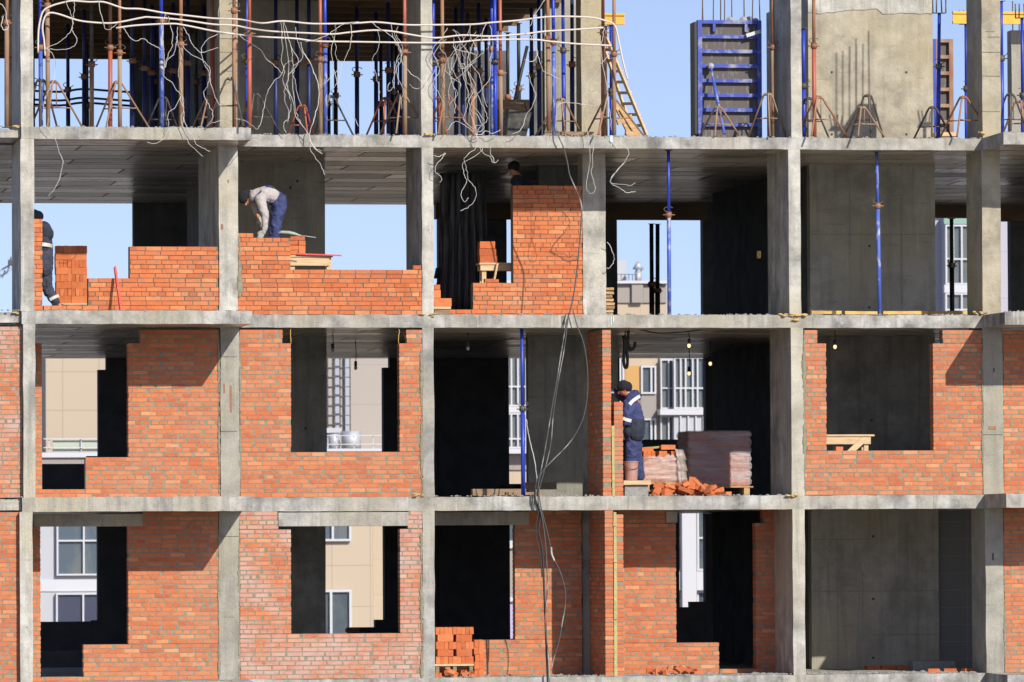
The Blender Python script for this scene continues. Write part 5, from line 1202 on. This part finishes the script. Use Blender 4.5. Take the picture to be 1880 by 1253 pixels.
m = MB('navy_grey'); m.capsule(hc+u_*.035-f_*.01, hc+u_*.06, .108, .10); m.capsule(hc+f_*.02+u_*.045, hc-f_*.05+u_*.01, .09, .098); organic(m, 'knit_hat', pr, .010, 4)
m = MB('navy_grey')
for dy in (-.12, 0, .12): chain(m, [J(77, 424, dy), J(80, 452, dy), J(80, 492, dy)], [.125, .155, .155])
chain(m, [J(82, 424, -.16), J(83, 452, -.23), J(70, 466, -.2)], [.085, .075, .055]); chain(m, [J(76, 424, .16), J(66, 446, .2), J(56, 441, .12)], [.085, .07, .055])
organic(m, 'jacket', pr, .011, 2, .045)
m = MB('navy_dark')
for dy in (-.14, 0, .14): m.capsule(J(80, 420, dy), J(83, 430, dy), .125, .145)
organic(m, 'jacket_top', pr, .011, 3, .012)  # darker upper part of the jacket
m = MB('reflective'); band(m, [J(72, 448.5, -.33), J(84, 449.5, -.335), J(92, 451, -.26), J(97.5, 453.5, -.1)], .06, (.5, -.85, 0)); m.build('reflective_band', pr)
m = MB('navy_grey'); chain(m, [J(82, 498, -.06), J(88, 533, -.08), J(102, 556, -.08)], [.12, .092, .078]); chain(m, [J(76, 498, .08), J(68, 535, .08), J(66, 558, .08)], [.12, .09, .075]); organic(m, 'trousers', pr, .011, 2, .05)
m = MB('reflective'); band(m, [J(91.5, 551, -.165), J(99, 546.5, -.175), J(108, 543, -.12)], .05, (.2, -1, .1)); m.build('reflective_band', pr)
for a, b, dy in ((106, 116, -.1), (66, 58, .08)):
    m = MB('boot'); chain(m, [J(a, 561, dy), J(b, 564, dy)], [.05, .04]); organic(m, 'boot', pr, .012, 2)

# 4. man in the shade peering over the tall wall
y0 = 2.45; J = lambda px, py, dy=0: P(px, py, y0+dy)
pr = thing('person', J(960, 490), 'man in dark cap and dark clothes in deep shade behind the tall brick wall', 'person')
hc = J(944, 311); face = Vector((.35, -1, -.45)); upv = Vector((0, -.3, 1))
m = MB('skin'); f_, u_, s_ = head(m, hc, face, upv)
chain(m, [J(952, 328), hc], [.06, .055]); chain(m, [J(957, 340), J(962, 375), J(962, 410)], [.12, .12, .125])
for dy in (-.09, .09): chain(m, [J(962, 412, dy), J(960, 450, dy), J(960, 486, dy), J(956, 488, dy-.08)], [.08, .055, .042, .038])
chain(m, [J(967, 334, -.1), J(970, 345, -.3), J(962, 350, -.55)], [.06, .048, .034]); chain(m, [J(948, 336, .05), J(950, 358, -.2), J(954, 352, -.5)], [.06, .048, .034])
hand(m, J(962, 350, -.55), J(958, 348, -.68), (0, 0, 1)); hand(m, J(954, 352, -.5), J(954, 350, -.65), (0, 0, 1))
organic(m, 'body', pr, .0075, 3); eyes(pr, hc, f_, u_, s_)
m = MB('hat_black'); m.capsule(hc+u_*.04-f_*.02, hc+u_*.05-f_*.01, .106, .10); m.capsule(hc+f_*.07+u_*.05, hc+f_*.13+u_*.04, .05, .03); organic(m, 'cap', pr, .010, 4)
m = MB('navy_dark')
for dy in (-.06, .06): chain(m, [J(950, 334, dy), J(957, 350, dy), J(962, 405, dy)], [.12, .15, .15])
chain(m, [J(968, 334, -.06), J(960, 334, .0)], [.10, .10])
chain(m, [J(967, 333, -.08), J(971, 344, -.3), J(963, 350, -.52)], [.085, .07, .055]); chain(m, [J(948, 336, .03), J(951, 357, -.2), J(955, 352, -.48)], [.085, .07, .055])
organic(m, 'jacket', pr, .011, 3, .02)
m = MB('navy')
for dy in (-.09, .09): chain(m, [J(962, 408, dy), J(960, 450, dy), J(960, 484, dy)], [.13, .09, .075])
organic(m, 'trousers', pr, .011, 3, .02)
t = thing('trestle', P(965, 490, 2.45), 'dim wooden trestle platform behind the tall brick wall, under the man in the cap', 'trestle')
m = MB('wood_aged'); m.pbox(950, 491, 1040, 496, 2.2, .5); m.build('top_board', t)
for px in (955, 1030):
    m = MB('wood_aged'); x = PX(px, 500, 2.4); m.box(x, x+.08, 2.35, 2.43, TOP[3]+.002, PZ(496.3, 990, 2.4)); m.build('leg', t)

# ------------------------------------------------------------------ buildings far behind
def bpart(name, mat, parent, a, b, c, d, y, dep=.3, label=None):
    m = MB(mat); m.pbox(a, b, c, d, y, dep); o = m.build(name, parent)
    if label: o['label'] = label
    return o
def gwin(parent, a, b, c, d, y, vs=(), hs=(), fw=2.2, behind='interior_dim', name='window'):
    """white framed window: frame part, with pane and curtain as sub-parts"""
    m = MB('white_frame'); w = lambda *q: m.pbox(*q, y-.12, .2)
    w(a, b, c, b+fw); w(a, d-fw, c, d); w(a, b+fw, a+fw, d-fw); w(c-fw, b+fw, c, d-fw)
    hh = [b+fw]+[x for v in sorted(hs) for x in (v-fw/2, v+fw/2)]+[d-fw]
    for v in hs: w(a+fw, v-fw/2, c-fw, v+fw/2)
    for v in vs:
        for i in range(0, len(hh), 2): w(v-fw/2, hh[i], v+fw/2, hh[i+1])
    o = m.build(name, parent)
    m = MB('window_glass'); m.pbox(a+fw*.6, b+fw*.6, c-fw*.6, d-fw*.6, y+.0, .03); m.build('pane', o)
    m = MB(behind); m.pbox(a+1, b+1, c-1, d-1, y+.055, .03); m.build('curtain', o)
    return o
def mass(mat, parent, a, b, c, y, dep, name='wall'):
    m = MB(mat); xm = (a+c)/2
    m.box(PX(a, 700, y), PX(c, 700, y), y, y+dep, 0, PZ(b, xm, y)); return m.build(name, parent)
YB = 150
bA = thing('apartment_block', (PX(180, 900, YB), YB, 0), 'white apartment block with roof railing, seen through the two left openings', 'building')
mass('white_panel', bA, 30, 840, 330, YB, 14)
bpart('parapet', 'white_frame', bA, 28, 831, 332, 840, YB-.3, .8); bpart('cornice', 'clad_taupe', bA, 30, 840.5, 330, 858, YB-.15, .13)
gwin(bA, 104, 935, 205, 1057, YB-.13, (154,), (993,), 3.2, 'curtain_pale'); gwin(bA, 103, 1089, 205, 1200, YB-.13, (153,), (), 3.2, 'curtain_purple')
bpart('wall_panel', 'white_frame', bA, 31, 1064, 250, 1086, YB-.06, .05)
rl = []
m = MB('pale_green'); m.pbox(97, 806, 200, 830, YB+1.0, .05); m.build('railing_panel', bA)
for px in (90, 149, 208):
    m = MB('white_frame'); m.pbox(px-.8, 806, px+.8, 832, YB+.9, .08); m.build('railing_post', bA)
for py in (806, 822):
    m = MB('white_frame'); m.pbox(80, py-.8, 240, py+.8, YB+.8, .08); m.build('railing_rail', bA)
bB = thing('beige_tower', (PX(180, 700, 172), 172, 0), 'beige panel-clad stair tower rising behind the white apartment block', 'building')
mass('clad_beige', bB, 84, 632, 330, 172, 8); bpart('parapet', 'roof_grey', bB, 83, 629, 331, 632, 171.8, 8.4)
bC = thing('apartment_block', (PX(640, 900, YB+4), YB+4, 0), 'beige apartment block with roof tanks, seen through the square window openings', 'building')
mass('clad_beige', bC, 500, 828, 683, YB+4, 14); mass('clad_sand', bC, 683.3, 828, 790, YB+4.6, 13)
bpart('parapet', 'white_frame', bC, 499, 824, 791, 829, YB+3.8, .9)
gwin(bC, 560, 925, 645, 994, YB+3.87, (611,), (), 4, 'curtain_pale'); gwin(bC, 560, 1083, 646, 1185, YB+3.87, (608,), (), 4.5, 'interior_dim')
for px in (602, 618, 650, 685, 720):
    m = MB('white_frame'); m.pbox(px-.7, 800, px+.7, 824, YB+4.6, .06); m.build('railing_post', bC)
for py in (800, 816):
    m = MB('white_frame'); m.pbox(560, py-.7, 760, py+.7, YB+4.5, .06); m.build('railing_rail', bC)
def drum(parent, px0, px1, py0, py1, y, cap=False):
    c = P((px0+px1)/2, py1, y); r = (PX(px1, py1, y)-PX(px0, py1, y))/2; z1 = PZ(py0, (px0+px1)/2, y)
    m = MB('galvanised'); m.tube([(c.x, y, c.z), (c.x, y, z1)], r, 20)
    o = m.build('roof_vent', parent)
    if cap:
        m = MB('galvanised'); m.tube([(c.x, y, z1+.1), (c.x, y, z1+.45)], [r*1.7, .05], 16); m.build('cap', o)
        for k in range(3):
            m = MB('galvanised'); a = k*2.1; m.tube([(c.x+r*.9*math.cos(a), y+r*.9*math.sin(a), z1-.05), (c.x+r*.9*math.cos(a), y+r*.9*math.sin(a), z1+.14)], .03, 5); m.build('strut', o)
drum(bC, 627, 663, 792, 826, YB+8); drum(bC, 604, 622, 797, 826, YB+7)
bpart('roof_unit', 'white_panel', bC, 585, 786, 627, 795, YB+8.2, 2); bpart('roof_unit', 'galvanised', bC, 588, 795.3, 624, 825, YB+9, 1.5)
bD = thing('greige_tower', (PX(650, 700, 161), 161, 0), 'greige stair tower with caged escape ladder behind the roof tanks', 'building')
mass('clad_greige', bD, 520, 632, 800, 161, 8)
for a, b in ((615, 623), (633, 642)): bpart('ladder_backing', 'crane_grey', bD, a, 640, b, 800, 160.9, .08)
for a in (614, 624.5, 643):
    m = MB('steel_dark'); m.pbox(a-.9, 640, a+.9, 800, 160.4, .1); m.build('ladder_rail', bD)
for k in range(9):
    m = MB('steel_dark'); m.pbox(611, 658+k*17.5-.8, 644, 658+k*17.5+.8, 160.3, .08); m.build('ladder_rung', bD)
bE = thing('apartment_block', (PX(1050, 700, 160), 160, 0), 'long apartment block with taupe, sand and orange panels and a metal chimney', 'building'); y = 160
mass('clad_sand', bE, 880, 519, 1225, y, 14)
bpart('cornice', 'white_frame', bE, 878, 515.5, 1227, 520.5, y-.4, 14.6); bpart('wall_panel', 'clad_taupe', bE, 880.3, 521, 1160, 556, y-.12, .11); bpart('wall_panel', 'clad_taupe', bE, 1160.3, 521, 1181, 556, y-.3, .28); bpart('wall_panel', 'clad_taupe', bE, 1181.3, 521, 1224, 556, y-.12, .11)
bpart('roof_unit', 'white_panel', bE, 1120, 478, 1150, 515, y+3, 3)
for k in range(7):
    m = MB('steel_dark'); m.pbox(1126+k*7, 504, 1127+k*7, 516, y+.6, .05); m.build('railing_post', bE)
m = MB('steel_dark'); m.pbox(1124, 503.5, 1170, 504.7, y+.6, .05); m.build('railing_rail', bE)
drum(bE, 1165.5, 1178, 499, 518, y+2, True)
bpart('bay_wall', 'white_frame', bE, 905, 700, 931, 834, y-.9, .85); bpart('bay_wall', 'white_frame', bE, 931.3, 747, 1000, 758, y-.9, .85); bpart('bay_wall', 'white_frame', bE, 931.3, 824, 1000, 833, y-.9, .85)
gwin(bE, 931.5, 650, 1000, 746.5, y-.75, (939, 951, 966, 980), (710,), 3, 'curtain_pale', 'balcony_window'); gwin(bE, 931.5, 758.5, 1000, 823.5, y-.75, (939, 951, 966, 980), (806,), 3, 'curtain_pale', 'balcony_window')
bpart('wall_panel', 'clad_taupe', bE, 905, 834, 1000, 863, y-.12, .11)
gwin(bE, 905, 955, 1000, 996, y-.13, (928,), (), 3); bpart('sill', 'white_frame', bE, 904, 996.3, 1001, 1007, y-.3, .28); bpart('wall_panel', 'clad_taupe', bE, 905, 1007.3, 1000, 1096, y-.12, .11)
bpart('sill', 'white_frame', bE, 904, 1096.3, 1001, 1105, y-.3, .28); bpart('wall_panel', 'lilac_panel', bE, 905, 1105.3, 1000, 1200, y-.12, .11)
gwin(bE, 1100, 655, 1146.5, 760, y-.6, (1139,), (), 3.5); bpart('wall_panel', 'clad_orange', bE, 1147, 672, 1176, 731, y-.14, .13); bpart('wall_panel', 'clad_taupe', bE, 1177, 724, 1205, 768, y-.14, .13); bpart('wall_panel', 'clad_taupe', bE, 1147, 731.3, 1176.7, 850, y-.14, .13)
gwin(bE, 1177, 672, 1205, 723.5, y-.15, (1196,), (), 3.2); gwin(bE, 1177, 768.5, 1205, 822, y-.15, (1196,), (), 3.2)
bF = thing('balcony_tower', (PX(1260, 700, 159.85), 159.85, 0), 'white glazed balcony tower at the end of the long apartment block', 'building'); y = 159.85
mass('white_panel', bF, 1211.5, 628, 1330, y, 15)
gwin(bF, 1213, 660, 1237, 751, y-.15, (1228,), (713,), 2.4, 'curtain_pale', 'balcony_window'); gwin(bF, 1237.5, 656, 1325, 751, y-.6, (1250, 1259, 1272, 1281, 1294, 1304), (713,), 3, 'curtain_pale', 'balcony_window')
bpart('bay_wall', 'white_frame', bF, 1212, 751.4, 1327, 762, y-.8, .75); bpart('bay_floor', 'roof_grey', bF, 1213, 762.2, 1326, 763.4, y-.7, .6)
gwin(bF, 1213, 764, 1237, 850, y-.15, (1228,), (), 2.4, 'curtain_pale', 'balcony_window'); bpart('bay_wall', 'white_panel', bF, 1237.5, 764, 1325, 850, y-.6, .55)
for px in (1250, 1264, 1278, 1292): bpart('bay_rib', 'white_frame', bF, px-1.2, 764, px+1.2, 850, y-.72, .11)
gwin(bF, 1215, 925, 1252, 1048, y-.15, (1240,), (988,), 3.4, 'curtain_pale'); bpart('pier', 'white_frame', bF, 1253, 851, 1279, 1300, y-.8, .78); gwin(bF, 1280, 925, 1325, 1048, y-.15, (1300,), (988,), 3.4, 'interior_dim'); bpart('spandrel', 'white_frame', bF, 1213, 1049, 1252.6, 1084, y-.6, .58); bpart('spandrel', 'white_frame', bF, 1279.4, 1049, 1325, 1084, y-.6, .58)
gwin(bF, 1215, 1085, 1252, 1200, y-.15, (1240,), (1104,), 3.4); gwin(bF, 1280, 1085, 1325, 1200, y-.15, (1300,), (), 3.4)
m = MB('steel_dark'); m.pbox(1180, 793.4, 1320, 794.4, 100, .05)
bG = thing('apartment_block', (PX(1800, 500, YB), YB, 0), 'lavender-white apartment block with green panel and tall glazed bay, far right', 'building'); y = YB
mass('clad_lavender', bG, 1690, 405, 1735, y, 14); mass('clad_lavender', bG, 1735.3, 398, 1830, y-.6, 14); mass('clad_lavender', bG, 1830.3, 409, 2000, y, 14)
bpart('wall_panel', 'green_panel', bG, 1733, 396, 1832, 412, y-.9, .28)
gwin(bG, 1736, 413, 1830, 523, y-.75, (1750, 1766, 1782, 1800), (476,), 3, 'curtain_pale', 'bay_window'); bpart('bay_wall', 'white_frame', bG, 1734, 523.4, 1831, 538, y-.9, .28); gwin(bG, 1736, 538.5, 1830, 640, y-.75, (1750, 1766, 1782, 1800), (569,), 3, 'curtain_pale', 'bay_window')
m.bm.free()
t = thing('tower_crane', P(0, 520, 240), 'faint lattice crane jib with trolley at the left picture edge', 'crane')
Y = 240; A, B, C2, D2 = P(24, 484, Y), P(-70, 560, Y), P(24, 492, Y), P(-70, 585, Y)
for a, b in ((A, B), (C2, D2)):
    m = MB('crane_grey'); m.tube([a, a.lerp(b, .33)+Vector((0, 0, .25)), a.lerp(b, .66)+Vector((0, 0, .3)), b], .05, 5); m.build('chord', t)
for k in range(12):
    m = MB('crane_grey'); m.tube([A.lerp(B, k/12), C2.lerp(D2, (k+.5)/12), A.lerp(B, (k+1)/12)], .03, 4); m.build('lacing', t)
m = MB('steel_dark'); m.pbox(17, 477, 24, 487, Y-1, 1); m.build('trolley', t); m = MB('steel_dark'); m.pbox(19.5, 472, 21.5, 476.6, Y-1, .4); m.build('mast_head', t)

# ------------------------------------------------------------------ camera, sun, sky
cd = bpy.data.cameras.new('camera'); co = bpy.data.objects.new('camera', cd); COL.objects.link(co)
M3 = Matrix((RIGHT, UP, -FWD)).transposed(); co.matrix_world = Matrix.Translation(CAM) @ M3.to_4x4()
cd.sensor_fit = 'HORIZONTAL'; cd.sensor_width = 36; cd.lens = FPX*36/1880; cd.clip_start = 1; cd.clip_end = 9000
cd.dof.use_dof = True; cd.dof.focus_distance = 100.0; cd.dof.aperture_fstop = 6
S.camera = co
SUN = Vector((.43, -1, .64)).normalized()
sl = bpy.data.lights.new('sun', 'SUN'); so = bpy.data.objects.new('sun', sl); COL.objects.link(so)
sl.energy = 4.6; sl.angle = math.radians(.53); sl.color = (1, .94, .84)
so.rotation_euler = SUN.to_track_quat('Z', 'Y').to_euler(); so.location = (30, -60, 60)
W = bpy.data.worlds.new('World'); S.world = W; W.use_nodes = True
nt = W.node_tree; bg = nt.nodes['Background']
sky = nt.nodes.new('ShaderNodeTexSky'); sky.sky_type = 'NISHITA'; sky.sun_disc = False
sky.sun_elevation = math.asin(SUN.z); sky.sun_rotation = math.atan2(SUN.x, SUN.y)
sky.air_density = 1.0; sky.dust_density = .4; sky.ozone_density = 2.5; sky.altitude = 100
tc = nt.nodes.new('ShaderNodeTexCoord'); ad = nt.nodes.new('ShaderNodeVectorMath'); ad.operation = 'ADD'; ad.inputs[1].default_value = (0, 0, .09)
nt.links.new(tc.outputs['Generated'], ad.inputs[0]); nt.links.new(ad.outputs[0], sky.inputs['Vector'])
nt.links.new(mix(nt, 1.0, sky.outputs[0], (1.05, .905, .98), 'MULTIPLY'), bg.inputs['Color']); bg.inputs['Strength'].default_value = .135
S.view_settings.view_transform = 'Standard'; S.view_settings.look = 'None'; S.view_settings.exposure = .12; S.view_settings.gamma = 1
S.cycles.max_bounces = 6; S.cycles.diffuse_bounces = 3; S.cycles.glossy_bounces = 3; S.cycles.transparent_max_bounces = 12
